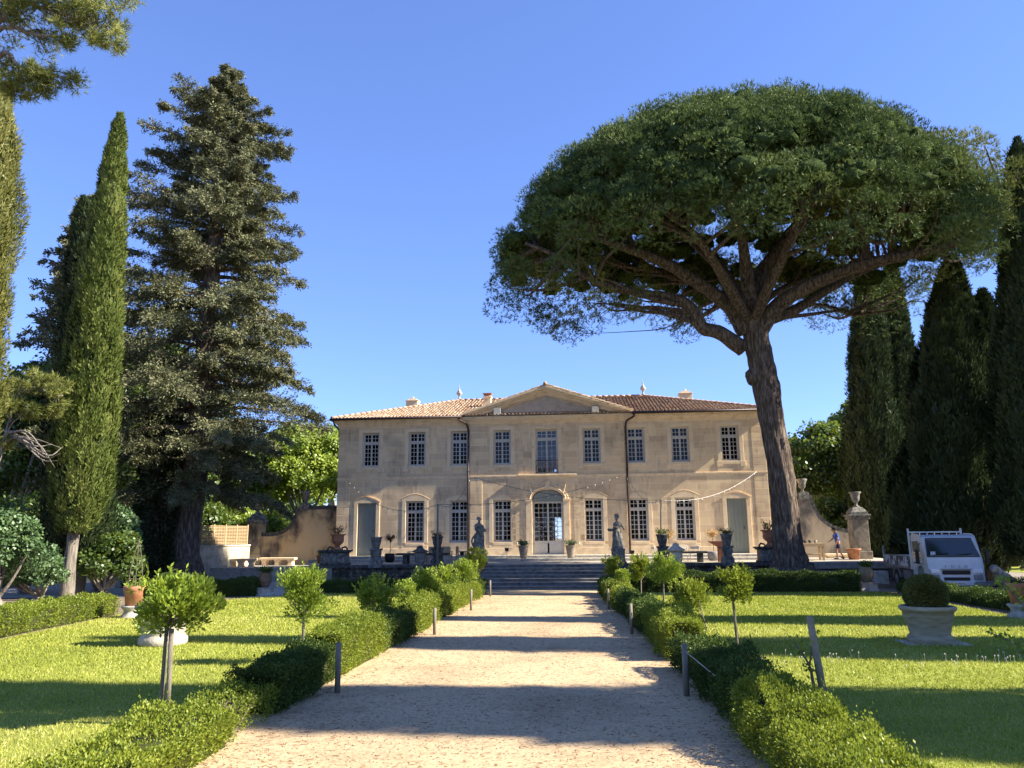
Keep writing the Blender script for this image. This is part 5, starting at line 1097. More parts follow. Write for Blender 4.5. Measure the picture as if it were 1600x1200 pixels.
# --- left garden wall with sweeping top, gate pillar, urns ---
m_wall2 = M('streaked ochre render', [(.10, .08, .06), (.28, .22, .15), (.58, .42, .22), (.64, .48, .27)], .55, .95, .5, 14, spec=.1, lo=.40, hi=.58, stretch=(1, 1, .55))
Yw = 50.0
def sweep(label, xa, xb, ztop, zlow, flat, mat, flip=False, z0=.05):
    t = thing('garden_wall', label, 'wall', (xa, Yw, z0)); L = xb-xa; f = (lambda x: x) if not flip else (lambda x: L-x)
    top = [(f(L), ztop), (f(L-flat), ztop)]; c0 = L-flat
    Rr = ztop-zlow
    top2 = [(f(L), ztop), (f(c0), ztop)]+[(f(c0-Rr*1.0*(1-math.cos(a))), ztop-Rr*math.sin(a)) for a in np.linspace(0, math.pi/2, 14)[1:]]+[(f(0), zlow)]
    poly = [(f(0), 0), (f(L), 0)]+top2; MB().prism(poly, 0, .45).build('wall_face', mat, t)
    m = MB(); P = top2
    for i in range(len(P)-1):
        (x0, zA), (x1, zB) = P[i], P[i+1]; m.tube([(x0, .22, zA+.04), (x1, .22, zB+.04)], .30, 4)
    m.build('coping', m_stoned, t); return t
xh = HX-HW; xl = YP(407, 850, Yw)[0]; sweep('stained ochre garden wall sweeping down from the left end of the house', xl, xh-.02, YP(500, 796, Yw)[2]-.05, YP(430, 838, Yw)[2]-.05, xh-YP(467, 790, Yw)[0], m_wall2)
xr0 = HX+HW; xr1 = YP(1334, 850, Yw)[0]; sweep('grey stained garden wall sweeping down right of the pine trunk', xr0+.02, xr1, YP(1230, 775, Yw)[2]-.05, YP(1310, 833, Yw)[2]-.05, YP(1264, 780, Yw)[0]-xr0, M('grey stained render', [(.10, .09, .08), (.20, .17, .14), (.36, .29, .20), (.44, .36, .25)], .6, .95, .5, 14, spec=.1, lo=.4, hi=.6, stretch=(1, 1, .6)), True)
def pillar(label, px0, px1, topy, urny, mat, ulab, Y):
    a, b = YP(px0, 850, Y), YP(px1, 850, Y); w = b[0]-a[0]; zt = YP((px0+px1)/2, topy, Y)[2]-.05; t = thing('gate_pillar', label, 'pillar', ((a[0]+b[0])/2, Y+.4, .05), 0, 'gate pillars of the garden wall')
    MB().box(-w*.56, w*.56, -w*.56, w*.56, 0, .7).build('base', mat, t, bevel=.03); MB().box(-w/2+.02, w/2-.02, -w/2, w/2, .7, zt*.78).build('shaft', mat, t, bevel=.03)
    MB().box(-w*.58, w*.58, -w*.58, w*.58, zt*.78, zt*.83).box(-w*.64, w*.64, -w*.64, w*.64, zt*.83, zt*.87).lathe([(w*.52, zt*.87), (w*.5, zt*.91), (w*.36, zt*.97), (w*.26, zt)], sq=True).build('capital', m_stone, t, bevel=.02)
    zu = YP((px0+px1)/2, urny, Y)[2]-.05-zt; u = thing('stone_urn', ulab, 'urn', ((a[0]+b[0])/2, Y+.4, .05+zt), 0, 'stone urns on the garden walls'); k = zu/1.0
    MB().lathe([(.2*k, 0), (.22*k, .05*k), (.10*k, .12*k), (.09*k, .28*k), (.14*k, .34*k), (.24*k, .46*k), (.26*k, .62*k), (.30*k, .86*k), (.38*k, .95*k), (.38*k, 1.0*k), (.3*k, 1.0*k)], n=20).build('bowl', M('dull urn stone', [(.14, .13, .11), (.30, .28, .24)], 6, .9, .4), u); return  # urn stone darkened along with the right pillar to imitate shade
pillar('ochre gate pillar with stepped cap at the left end of the curved wall', 387, 407, 802, 780, m_wall2, 'pale square shouldered urn on the left gate pillar', Yw-.1)
pillar('shade toned gate pillar with stepped cap between the right wall and the truck', 1334, 1360, 792, 768, M('shaded gate stone', [(.10, .09, .07), (.24, .21, .16), (.34, .30, .23)], 3, .9, .5, 20), 'tall stone urn on the right gate pillar', Yw-4)  # gate stone colour darkened to stand in for shade
def wallurn(label, px, y0, y1, Y):
    a = YP(px, y0, Y); b = YP(px, y1, Y); k = (a[2]-b[2])/1.4; u = thing('stone_urn', label, 'urn', (b[0], Y+.2, b[2]), 0, 'stone urns on the garden walls')
    MB().box(-.36*k, .36*k, -.36*k, .36*k, -.1, .34*k).box(-.28*k, .28*k, -.28*k, .28*k, .34*k, .44*k).build('plinth', m_stone, u, bevel=.01); MB().lathe([(.2*k, .44*k), (.08*k, .54*k), (.1*k, .66*k), (.24*k, .8*k), (.26*k, 1.1*k), (.38*k, 1.32*k), (.38*k, 1.4*k), (.3*k, 1.4*k)], n=20).build('bowl', m_stone, u)
wallurn('dark stone urn on the high end of the left garden wall', 476, 767, 795, Yw); wallurn('small stone urn on the high end of the right garden wall beside the pine', 1256, 748, 778, Yw)
q = YP(515, 792, Yw); t = thing('floodlight', 'small pale floodlight on top of the left garden wall beside the house', 'lamp', (q[0], Yw+.2, q[2]-.05)); MB().box(-.1, .1, -.08, .08, .08, .36).build('housing', m_frame, t, bevel=.02); MB().tube([(0, 0, 0), (0, 0, .1)], .03, 6).build('bracket', m_iron, t)
# benches along the wall
def bench(label, px0, px1, Y, legs, rz=0):
    a, b = YP(px0, 880, Y), YP(px1, 880, Y); w = b[0]-a[0]; t = thing('stone_bench', label, 'bench', ((a[0]+b[0])/2, Y, .05), rz, 'stone benches by the garden wall')
    MB().box(-w/2, w/2, -.28, .28, .36, .50).build('seat', m_trim, t, bevel=.03)
    for k in range(legs): o = MB().prism([(-.16, 0), (.16, 0), (.12, .2), (.22, .36), (-.22, .36), (-.12, .2)], -.22, .22).build('leg', m_trim, t); o.location = (-w/2+.3+(w-.6)*k/(legs-1), 0, 0)
bench('pale stone bench at the corner of the low side wall', 354, 400, 47.0, 3, .1); bench('long low stone bench against the curved ochre wall', 407, 462, 48.6, 3)
# low side wall with lattice fence
a = YP(389, 880, 48.5); b = YP(292, 888, 43.2); L = math.hypot(a[0]-b[0], a[1]-b[1]); an = math.atan2(a[1]-b[1], a[0]-b[0])
ztw = YP(389, 851, 48.5)[2]; t = thing('side_wall', 'low sunlit pale stained wall running from the big fir to the gate pillar', 'wall', (b[0], b[1], -.684), an); MB().box(-5, L, 0, .4, 0, ztw+.60).build('wall_face', m_wallpale, t); MB().box(-5, L+.04, -.05, .45, ztw+.60, ztw+.70).build('coping', m_stonel, t, bevel=.02)
t = thing('lattice_fence', 'pale wooden lattice fence standing on the low sunlit side wall', 'fence', (b[0], b[1], ztw+.02), an); H = 1.15
for k in range(11): x = -5+(L+4.9)*k/10; MB().box(x-.04, x+.04, .14, .22, 0, H+.08).build('post', m_wood, t)
mb = MB()
for k in range(13): mb.box(-5, L-.1, .165, .185, .04+H*k/13, .04+H*k/13+.045)
for k in range(44): x = -5+(L+4.9)*k/43; mb.box(x-.012, x+.012, .186, .20, 0, H)
mb.build('lattice', m_wood, t)
q = YP(224, 850, 46); t = thing('lattice_fence', 'dark shaded slatted fence panel glimpsed left of the big fir', 'fence', (q[0], 46, -.2)); mb = MB()
for k in range(16): mb.box(-1.4, 1.4, 0, .02, 1.1+k*.1, 1.1+k*.1+.05)
mb.build('slats', m_post, t)
for x in (-1.4, 0, 1.4): MB().box(x-.05, x+.05, .02, .1, 0, 2.8).build('post', m_post, t)
# --- urns on plinths in the lawn corners ---
def lawn_urn(label, px, py, k, seed, mats):
    q = G(px, py); t = thing('planted_urn', label, 'urn', q, 0, 'planted urns at the lawn corners')
    MB().lathe([(.46*k, 0), (.46*k, .10*k), (.38*k, .16*k), (.38*k, .40*k), (.42*k, .44*k)], sq=True).build('plinth', mats[0], t, bevel=.03)
    MB().lathe([(.20*k, .44*k), (.22*k, .5*k), (.34*k, .72*k), (.38*k, .95*k), (.30*k, 1.14*k), (.34*k, 1.20*k), (.28*k, 1.2*k)], n=22).build('jar', mats[1], t); sprig(t, (0, 0, 1.15*k), .42*k, 380, .10, lf_boxd, .32*k, seed, 14)
lawn_urn('brown oil jar with plant on a pale plinth behind the left lawn', 413, 931, .78, 1, (m_stonel, M('brown jar', [(.12, .08, .05), (.22, .16, .11)], 5)))
lawn_urn('ochre oil jar with plant on a pale round plinth where the right hedges meet', 1356, 924, .82, 2, (m_stonel, M('ochre jar', [(.22, .16, .10), (.36, .28, .18)], 5)))
# pots on low column drums
def drum_pot(label, px, py, seed, wire):
    q = G(px, py); t = thing('stone_drum', label[0], 'plinth', q, 0, 'short stone drums under terracotta pots'); MB().lathe([(.34, 0), (.34, .06), (.24, .14), (.24, .22), (.31, .30), (.31, .34)], n=24).build('drum', m_stonel, t)
    p = thing('terracotta_pot', label[1], 'pot', (q[0], q[1], q[2]+.34), 0, 'terracotta pots on the short stone drums'); MB().lathe([(.21, 0), (.25, .3), (.27, .32), (.27, .38), (.29, .40), (.31, .52), (.26, .52), (.25, .46)], n=24).build('pot', m_terra, p); MB().lathe([(.27, .44), (.26, .46), (.01, .47)], n=16).build('soil', m_soil, p)
    sprig(p, (0, 0, .45), .34, 300, .06, lf_plane if wire else lf_boxd, .22, seed, 14)
    if wire:
        w_ = thing('wire_cone', 'tall wire cone for climbers rising from the left terracotta pot', 'plant support', (q[0], q[1], q[2]+.80)); mb = MB()
        for k in range(6): a = k*math.pi/3; mb.tube(spline([(.21*math.cos(a), .21*math.sin(a), -.02), (.17*math.cos(a), .17*math.sin(a), .5), (.07*math.cos(a), .07*math.sin(a), 1.05), (0, 0, 1.32)], 4), .009, 5)
        mb.build('wires', m_twig, w_); MB().tube([(.19*math.cos(a), .19*math.sin(a), .25) for a in np.linspace(0, 6.283, 17)], .007, 5).build('hoop', m_twig, w_)
drum_pot(('white stone drum under the pot with the wire cone on the left', 'terracotta pot with the wire cone at the left lawn corner'), 207, 966, 3, True)
drum_pot(('grey stone drum at the right edge below the truck', 'terracotta pot on the drum at the right edge of the photo'), 1598, 966, 4, False)
# --- big stone planters on the lawns ---
def planter(label, px, py, k, ball, blabel, seed, mat):
    q = G(px, py); t = thing('stone_planter', label, 'planter', q, 0, 'big round stone planters on the lawns')
    MB().lathe([(.50*k, 0), (.53*k, .05*k), (.53*k, .17*k), (.47*k, .22*k), (.46*k, .26*k), (.52*k, .50*k), (.57*k, .66*k), (.575*k, .68*k), (.58*k, .78*k), (.62*k, .80*k), (.66*k, .84*k), (.65*k, .90*k), (.60*k, .92*k), (.54*k, .90*k), (.53*k, .84*k)], n=36, lump=.012).build('basin', mat, t)
    MB().lathe([(.54*k, .82*k), (.54*k, .85*k), (.01, .87*k)], n=24).build('soil', m_soil, t)
    if seed == 1: MB().box(-.7*k, .8*k, -.5*k, .45*k, -.05, .03).build('ground_slab', m_stonel, t, bevel=.01)
    b = thing('clipped_ball_shrub', blabel, 'shrub', (q[0], q[1], q[2]+.84*k), 0, 'shrubs growing in the big planters'); r = np.random.default_rng(seed); n = 16000; d = rdir(n); R0 = ball*k
    sc = R0*(1+.05*vnoise(d, 3, 1)); P = d*(sc*(1-.12*r.random(n)**1.5))[:, None]*[1, 1, .92]+[0, 0, R0*.70]; npmesh('foliage', leafV(P, d+rdir(n)*.7, .045, .022), 4, np.clip(.45+.2*vnoise(P, 4, 2)+.2*r.normal(size=n), 0, 1), lf_cypo if seed == 1 else lf_boxd, b)
    MB().ell((0, 0, R0*.70), (R0*.86, R0*.86, R0*.78), 20, 12).tube([(0, 0, -.02), (0, 0, .2)], .05, 8).build('branches', m_hcore, b)
planter('banded grey stone planter with thick rim on the right lawn', 1455, 1006, .74, .50, 'tight olive green clipped ball in the right lawn planter', 1, M('banded planter stone', [(.22, .185, .12), (.36, .305, .20), (.46, .40, .28)], 3, .92, .5, 22, stretch=(1, 1, 5)))
planter('pale eroded stone planter on the left lawn behind the nearest small tree', 254, 1008, .84, .46, 'dark rounded shrub in the left lawn planter', 2, M('white eroded stone', [(.24, .21, .16), (.40, .36, .29), (.50, .45, .37)], 3, .92, .6, 16))
# --- posts along the path, wire ---
def post(label, px, py, h, lean=0):
    q = G(px, py); t = thing('wooden_post', label, 'post', q, 0, 'short wooden posts beside the path'); MB().tube([(0, 0, -.05), (lean, 0, h)], [.037, .034], 9, lump=.06).build('shaft', m_post, t); return q, h
post('nearest grey post beside the left hedge', 527, 1083, .60); post('second grey post from the camera on the left of the path', 679, 992, .55); post('third grey post from the camera on the left of the path', 736, 954, .62); post('last grey post before the stairs on the left', 766, 932, .62)
pa, _ = post('nearest dark post on the right with the wire tied to it', 1073, 1088, .60); pb_, _ = post('second dark post from the camera on the right of the path', 987, 991, .62); post('slim post farthest along the right of the path', 951, 952, .6)
t = thing('guide_wire', 'thin pale wire running from the near right post over the hedge', 'wire', (pa[0], pa[1], pa[2]+.52)); e = YP(1238, 1142, 7.6)-np.array([pa[0], pa[1], pa[2]+.52]); MB().tube(spline([(0, 0, 0), tuple(e*.5+[0, 0, -.03]), tuple(e)], 5), .0035, 5).build('strand', m_frame, t)
q = G(1281, 926); t = thing('small_sign', 'small blank white plaque at the foot of the back hedge', 'sign', q); MB().box(-.13, .13, -.01, .01, .02, .30).build('plate', m_frame, t); MB().tube([(0, .02, 0), (0, .02, .2)], .015, 6).build('stake', m_iron, t)
# terrace table by the pine (right) with pots
q = YP(1270, 878, 44.4); t = thing('wooden_table', 'pale wooden table with cloth hanging basket beside the pine trunk', 'table', (q[0], 44.4, TZ)); MB().box(-.62, .62, -.4, .4, .74, .92).build('tabletop', m_wood, t, bevel=.01); MB().box(-.5, .5, -.35, .35, .30, .34).build('shelf', m_wood, t)
for x in (-.5, .5):
    for y in (-.33, .33): o = MB().box(-.05, .05, -.05, .05, 0, .74).build('leg', m_wood, t); o.location = (x, y, 0)
for i, (dx, lab) in enumerate(((-.35, 'small dark pot at the left of the wooden table by the pine'), (-.1, 'small dark pot in the middle of the wooden table by the pine'), (.2, 'low pale pot at the right of the wooden table by the pine'))):
    u = thing('flower_pot', lab, 'pot', (q[0]+dx, 44.3, TZ+.92), 0, 'small pots on the wooden table'); MB().lathe([(.06, 0), (.09, .16), (.07, .16)], n=12).build('pot', m_stoned if i < 2 else m_stonel, u)
q = YP(1335, 878, 45.2); t = thing('terracotta_pot', 'plain terracotta pot at the foot of the right gate pillar', 'pot', (q[0], 45.2, TZ)); MB().lathe([(.26, 0), (.36, .5), (.40, .52), (.40, .6), (.34, .6), (.33, .5)], n=20).build('pot', m_terra, t)
a = YP(1287, 878, 48.9); b = YP(1332, 878, 48.9); bench('dark bench under the right garden wall behind the walking person', 1290, 1332, 48.6, 2)
# rocks on the earth bank
for i, (px, py, s, lab) in enumerate(((1285, 884, .5, 'flat pale rock beside the pine root'), (1312, 891, .42, 'flat pale rock at the right end of the earth bank'), (1262, 893, .3, 'small rock in front of the pine root'))):
    q = ZP(px, py, -.25); t = thing('rock', lab, 'rock', (q[0], q[1], -.33), i, 'rocks on the earth bank'); MB().ell((0, 0, .05), (1.3*s, .8*s, .35*s), 14, 8, lump=.08).build('stone', m_stonel, t)
# --- tipper truck ---
q = G(1497, 921); TX, TY = 15.0, 31.6; q = YP(1497, 915, TY); TX = q[0]
tk_ = thing('tipper_truck', 'small white cab over tipper truck with worn dropsides parked behind the hedge', 'truck', (TX, TY, gz(TY)), R_(-4.5)+.0)
# local: front at y=0 facing -y, body runs to +y
cw = .98
prof = [(.02, .42), (.02, .95), (.08, 1.26), (.14, 1.40), (.55, 2.14), (.80, 2.22), (1.55, 2.24), (1.66, 2.16), (1.70, 1.3), (1.70, .62), (1.32, .62), (1.22, .98), (1.02, 1.10), (.72, 1.10), (.50, .98), (.42, .62), (.40, .42)]
cab = MB().prism(prof, -cw, cw, 'yz').build('cab', m_white, tk_, bevel=.05)
def scr(x0, x1, za, zb, off=.012):
    f = lambda z: .16+(z-1.28)*(.46/.86); return MB().prism([(x0-.0, 0), (x1, 0), (x1-.07, 1), (x0+.07, 1)], 0, 1), f
ws = MB(); f = lambda z: .14+(z-1.40)*(.41/.74)-.022
ws.add([(-.90, f(1.44), 1.44), (.90, f(1.44), 1.44), (.80, f(2.06), 2.06), (-.80, f(2.06), 2.06), (-.90, f(1.44)+.06, 1.44), (.90, f(1.44)+.06, 1.44), (.80, f(2.06)+.06, 2.06), (-.80, f(2.06)+.06, 2.06)], [(0, 1, 2, 3), (7, 6, 5, 4), (0, 4, 5, 1), (1, 5, 6, 2), (2, 6, 7, 3), (3, 7, 4, 0)])
g = ws.build('windscreen', m_tglass, tk_, bevel=.02)
mb = MB(); P = [(-.92, 1.41), (.92, 1.41), (.82, 2.09), (-.82, 2.09), (-.92, 1.41)]; mb.tube([(x, f(z)-.0, z) for x, z in P], .022, 6); mb.build('screen_seal', m_black, g)
mb = MB().tube([(-.75, f(1.46)-.03, 1.46), (-.15, f(1.54)-.03, 1.54)], .012, 5).build('wiper', m_black, g); MB().tube([(.1, f(1.46)-.03, 1.46), (.65, f(1.52)-.03, 1.52)], .012, 5).build('wiper', m_black, g)
MB().box(-.80, -.62, f(1.48)-.014, f(1.48)-.004, 1.46, 1.60).build('sticker', M('blue white sticker', [(.20, .32, .42), (.5, .55, .6)], 9, .5, 0), g).rotation_euler = (0, 0, 0)
for s in (-1, 1):
    d = MB().prism([(.50, 1.10), (1.0, 1.12), (1.28, 1.0), (1.62, .70), (1.64, 2.06), (.80, 2.08), (.42, 1.36)], s*(cw+.002), s*(cw+.014), 'yz').build('door', m_white, tk_)
    MB().prism([(.66, 1.32), (1.12, 1.22), (1.54, 1.36), (1.54, 1.98), (.86, 2.0), (.62, 1.52)], s*(cw+.016), s*(cw+.024), 'yz').build('window', m_tglass, d)
    MB().box(min(s*(cw+.014), s*(cw+.04)), max(s*(cw+.014), s*(cw+.04)), 1.30, 1.50, 1.12, 1.17).build('handle', m_black, d)
    mm = MB().box(-.07, .07, -.05, .05, -.28, .24).build('mirror', m_black, tk_, bevel=.03); mm.location = (s*(cw+.26), .28, 1.42); MB().tube([(0, .06, .25), (-s*.22, .25, .50)], .016, 6).tube([(0, .06, -.27), (-s*.22, .2, -.30)], .016, 6).build('bracket', m_black, mm)
    h = MB().box(-.19, .19, -.02, .05, 0, .18).build('headlight', M('headlight glass', [(.45, .48, .5), (.7, .72, .74)], 20, .15, .2, spec=.8), tk_, bevel=.03); h.location = (s*.74, .0, .78); h.rotation_euler = (0, 0, -s*.25)
    MB().box(-.17, .17, -.018, .04, -.24, -.04).build('indicator', m_steel, h, bevel=.02)
mb = MB().box(-.50, .50, -.012, .04, .74, .90).build('grille', m_black, tk_, bevel=.03); mb = MB().box(-.46, .46, -.014, .04, .52, .64).build('lower_intake', m_black, tk_, bevel=.03)
MB().box(-.98, .98, -.06, .10, .28, .48).build('bumper', m_steel, tk_, bevel=.04); MB().box(-.52, .60, -.075, .0, .34, .50).build('bumper_panel', m_white, tk_, bevel=.02)
MB().box(-.54, .54, -.03, .02, .93, .955).build('bonnet_line', m_steel, tk_); 
def text(s, size, parent, loc, mat, name, ext=.004):
    c = bpy.data.curves.new(name, 'FONT'); c.body = s; c.size = size; c.extrude = ext; c.align_x = 'CENTER'; o = bpy.data.objects.new(name+'_tmp', c); COL.objects.link(o)
    dg = bpy.context.evaluated_depsgraph_get(); me = bpy.data.meshes.new_from_object(o.evaluated_get(dg)); bpy.data.objects.remove(o); me.materials.clear(); me.materials.append(mat); me.name = name
    t = link(bpy.data.objects.new(name, me), parent); t.location = loc; t.rotation_euler = (math.pi/2, 0, 0); return t
for i, ch in enumerate('FUSO'): text(ch, .13, tk_, (-.36+.24*i, .0-.004, 1.0), m_steel, 'lettering')
pl_ = MB().box(-.26, .26, -.09, -.076, .35, .46).build('number_plate', m_frame, tk_); MB().box(-.26, -.225, -.093, -.09, .35, .46).build('country_band', M('plate blue', [(.02, .06, .3)], bmp=0), pl_); text('FD 090 YL', .095, pl_, (.02, -.093, .372), m_black, 'plate_text', .001)
# frame, rack, bed, wheels
MB().box(-.42, -.30, 1.3, 5.5, .55, .72).box(.30, .42, 1.3, 5.5, .55, .72).box(-.3, .3, 2.2, 2.32, .56, .7).box(-.3, .3, 5.3, 5.42, .56, .7).build('chassis', m_steel, tk_)
mb = MB(); 
for s in (-1, 1): mb.tube([(s*.98, 1.92, .85), (s*1.0, 1.88, 2.48)], .045, 4)
mb.tube([(-1.0, 1.88, 2.34), (1.0, 1.88, 2.34)], .04, 4).tube([(-1.0, 1.88, 1.5), (1.0, 1.88, 1.5)], .035, 4)
for k in range(7): x = -.84+.28*k; mb.tube([(x, 1.9, 1.5), (x, 1.88, 2.34)], .014, 5)
mb.build('headboard_rack', M('light grey paint', [(.42, .45, .47), (.5, .53, .55)], 4, .45, .05), tk_)
bed = MB().box(-1.0, 1.0, 2.0, 5.6, .86, .96).build('bed_floor', m_steel, tk_)
for s in (-1, 1): o = MB().box(-.025, .025, 2.02, 5.58, .96, 1.36).build('dropside', m_worn, tk_, label='dropside with peeling white paint'); o.location = (s*1.0, 0, 0); MB().box(-.03, .03, 2.0, 5.6, 1.36, 1.40).box(-.035, .035, 5.54, 5.62, .9, 1.75).build('rail', m_steel, o)
MB().box(-1.0, 1.0, 5.56, 5.61, .96, 1.36).build('tailgate', m_worn, tk_)
MB().ell((0, 0, 0), (.35, .3, .35), 12, 8, lump=.12).build('load_sack', m_stone, tk_).location = (-.4, 2.5, 1.3)
def wheel(x, y, dual=False):
    o = MB(); o.tube([(-.12, 0, 0), (.12, 0, 0)], .37, 24); w_ = o.build('wheel', m_rubber, tk_, bevel=.03); w_.location = (x, y, .37); MB().tube([(-.13, 0, 0), (.13, 0, 0)], .20, 16).build('rim', m_steel, w_)
for s in (-1, 1): wheel(s*.82, .87); wheel(s*.82, 4.2)
for s in (-1, 1): m = MB(); m.tube([(s*.86, 4.2+.50*math.cos(a), .37+.50*math.sin(a)) for a in np.linspace(.15, math.pi-.15, 12)], .10, 4); m.build('mudguard', m_steel, tk_)
MB().box(-.95, -.5, 2.3, 3.2, .42, .8).build('tool_box', m_steel, tk_, bevel=.03); MB().tube([(.7, 2.3, .6), (.7, 3.1, .6)], .22, 12).build('fuel_tank', m_steel, tk_)
# block in front of the rear, stones right of the truck
q = YP(1373, 890, 37.5); t = thing('water_container', 'pale box shaped container behind the ochre oil jar', 'container', (q[0], 37.5, -.684)); MB().box(-.32, .32, -.3, .3, .1, .72).build('tank', m_stonel, t, bevel=.06); MB().box(-.35, .35, -.35, .35, 0, .1).build('pallet', m_wood, t)
for i, (px, Y, w_, h, z, lab) in enumerate(((1549, 31.5, .9, .16, .0, 'lowest flat slab of the stone stack right of the truck'), (1546, 31.4, .75, .14, .18, 'middle slab of the stone stack right of the truck'), (1549, 31.5, .6, .14, .34, 'topmost slab of the stone stack right of the truck'))):
    q = YP(px, 900, Y); t = thing('stone_slab', lab, 'stone slab', (q[0], Y, gz(Y)+z), .2*i, 'stone slabs stacked beside the truck'); MB().box(-w_, w_, -.4, .4, .0, h).build('slab', m_stone, t, bevel=.04)
q = YP(1566, 900, 30.8); t = thing('broken_statue', 'pale worn broken statue leaning beside the stone stack', 'statue', (q[0], 30.8, gz(30.8))); o = MB().tube(spline([(.35, 0, -.05), (.2, 0, .4), (-.05, 0, .75), (-.22, 0, .95)], 4), [.30, .30, .3, .28, .27, .26, .25, .22, .2, .18, .16, .15, .12], 12, lump=.08).ell((-.25, 0, .96), (.18, .17, .16)).build('figure', m_stone, t)
# --- walking person ---
Yp = 46.0; q = YP(1312, 878, Yp); zf = TZ
pt = thing('person', 'person in a blue t shirt and navy shorts walking left with head bowed', 'person', (q[0], Yp, zf), 0)
sc = 1.0
J = {'pel': (0, 0, .92), 'w': (-.02, 0, 1.05), 'ch': (-.07, 0, 1.27), 'n': (-.13, 0, 1.45), 'h0': (-.17, 0, 1.53), 'h1': (-.21, 0, 1.60), 'h2': (-.22, 0, 1.69),
     'sl': (-.09, -.18, 1.38), 'el': (-.06, -.23, 1.12), 'wl': (-.17, -.22, .90), 'hl': (-.20, -.22, .81), 'sr': (-.09, .18, 1.38), 'er': (-.20, .22, 1.14), 'wr': (-.36, .19, 1.02), 'hr': (-.43, .18, .98),
     'al': (0, -.09, .86), 'kl': (-.15, -.10, .50), 'fl': (-.11, -.10, .09), 'tl': (-.27, -.10, .04), 'ar': (.0, .09, .86), 'kr': (.05, .10, .50), 'fr': (.26, .10, .13), 'tr': (.17, .10, .03)}
RAD = {'pel': .13, 'w': .125, 'ch': .14, 'n': .055, 'h0': .065, 'h1': .095, 'h2': .075, 'sl': .06, 'el': .043, 'wl': .03, 'hl': .032, 'sr': .06, 'er': .043, 'wr': .03, 'hr': .032, 'al': .10, 'kl': .062, 'fl': .038, 'tl': .03, 'ar': .10, 'kr': .062, 'fr': .038, 'tr': .03}
ED = [('pel', 'w'), ('w', 'ch'), ('ch', 'n'), ('n', 'h0'), ('h0', 'h1'), ('h1', 'h2'), ('ch', 'sl'), ('sl', 'el'), ('el', 'wl'), ('wl', 'hl'), ('ch', 'sr'), ('sr', 'er'), ('er', 'wr'), ('wr', 'hr'), ('pel', 'al'), ('al', 'kl'), ('kl', 'fl'), ('fl', 'tl'), ('pel', 'ar'), ('ar', 'kr'), ('kr', 'fr'), ('fr', 'tr')]
def skin(name, J, E, RAD, mat, parent, root, k=1., extra=0, sub=2):
    ks = []; [ks.append(x) for e in E for x in e if x not in ks]
    me = bpy.data.meshes.new(name); me.from_pydata([J[x] for x in ks], [(ks.index(a), ks.index(b)) for a, b in E], []); o = link(bpy.data.objects.new(name, me), parent)
    m = o.modifiers.new('skin', 'SKIN'); m.use_smooth_shade = True
    for i, x in enumerate(ks): r_ = RAD[x]*k+extra; me.skin_vertices[0].data[i].radius = (r_, r_); me.skin_vertices[0].data[i].use_root = (x == root)
    s = o.modifiers.new('sub', 'SUBSURF'); s.levels = s.render_levels = sub; me.materials.append(mat); return o
m_skin = M('skin', [(.36, .20, .13), (.42, .25, .17)], 6, .6, .05)
# fingers grow out of each hand
for hnd, w0 in (('hl', (-.01, 0, -.05)), ('hr', (-.05, 0, -.015))):
    b_ = np.array(J[hnd])
    for i in range(5):
        d = np.array(w0); off = np.array([0, (i-1.5)*.017, 0]) if i < 4 else np.array([0, -.03, .0]); ln = (1.0, 1.12, 1.05, .85, .7)[i]; a = b_+off+d*.5; c_ = a+d*ln+[.004, 0, -.004]; e = c_+d*ln*.7+[.012, 0, -.012]
        for nm, p_, rd in ((f'{hnd}{i}a', a, .0105), (f'{hnd}{i}b', c_, .009), (f'{hnd}{i}c', e, .0075)): J[nm] = tuple(p_); RAD[nm] = rd
        ED += [(hnd, f'{hnd}{i}a'), (f'{hnd}{i}a', f'{hnd}{i}b'), (f'{hnd}{i}b', f'{hnd}{i}c')]
body = skin('body', J, ED, RAD, m_skin, pt, 'pel')
m_shirt = M('blue cotton', [(.015, .07, .32), (.02, .10, .42)], 9, .9, .2); m_short = M('navy cloth', [(.008, .012, .05), (.015, .022, .08)], 9, .9, .2)
J2 = dict(J); J2['el2'] = tuple(np.array(J['sl'])*.35+np.array(J['el'])*.65); J2['er2'] = tuple(np.array(J['sr'])*.35+np.array(J['er'])*.65); J2['p2'] = (0, 0, .90); R2 = dict(RAD); R2['el2'] = .052; R2['er2'] = .052; R2['p2'] = .135
skin('t_shirt', J2, [('p2', 'w'), ('w', 'ch'), ('ch', 'sl'), ('sl', 'el2'), ('ch', 'sr'), ('sr', 'er2')], R2, m_shirt, body, 'ch', 1.06, .018)
J3 = dict(J); J3['ml'] = tuple(np.array(J['al'])*.22+np.array(J['kl'])*.78); J3['mr'] = tuple(np.array(J['ar'])*.22+np.array(J['kr'])*.78); R3 = dict(RAD); R3['ml'] = .085; R3['mr'] = .085; J3['pp'] = (0, 0, .98); R3['pp'] = .12
skin('shorts', J3, [('pp', 'pel'), ('pel', 'al'), ('al', 'ml'), ('pel', 'ar'), ('ar', 'mr')], R3, m_short, body, 'pel', 1.0, .022)
MB().ell((-.195, 0, 1.675), (.098, .085, .075), 14, 10).ell((-.15, 0, 1.63), (.07, .08, .09), 12, 8).build('hair', M('dark hair', [(.02, .015, .01)], rough=.8, bmp=0), body)
MB().ell((-.305, 0, 1.60), (.022, .014, .024), 8, 6).build('nose', m_skin, body)
for s in (-1, 1): MB().ell((-.285, s*.034, 1.625), (.012, .014, .010), 8, 6).build('eye', m_black, body); MB().ell((-.19, s*.088, 1.605), (.022, .012, .032), 8, 6).build('ear', m_skin, body)
MB().ell((-.283, 0, 1.555), (.012, .024, .007), 8, 6).build('mouth', m_bark, body)
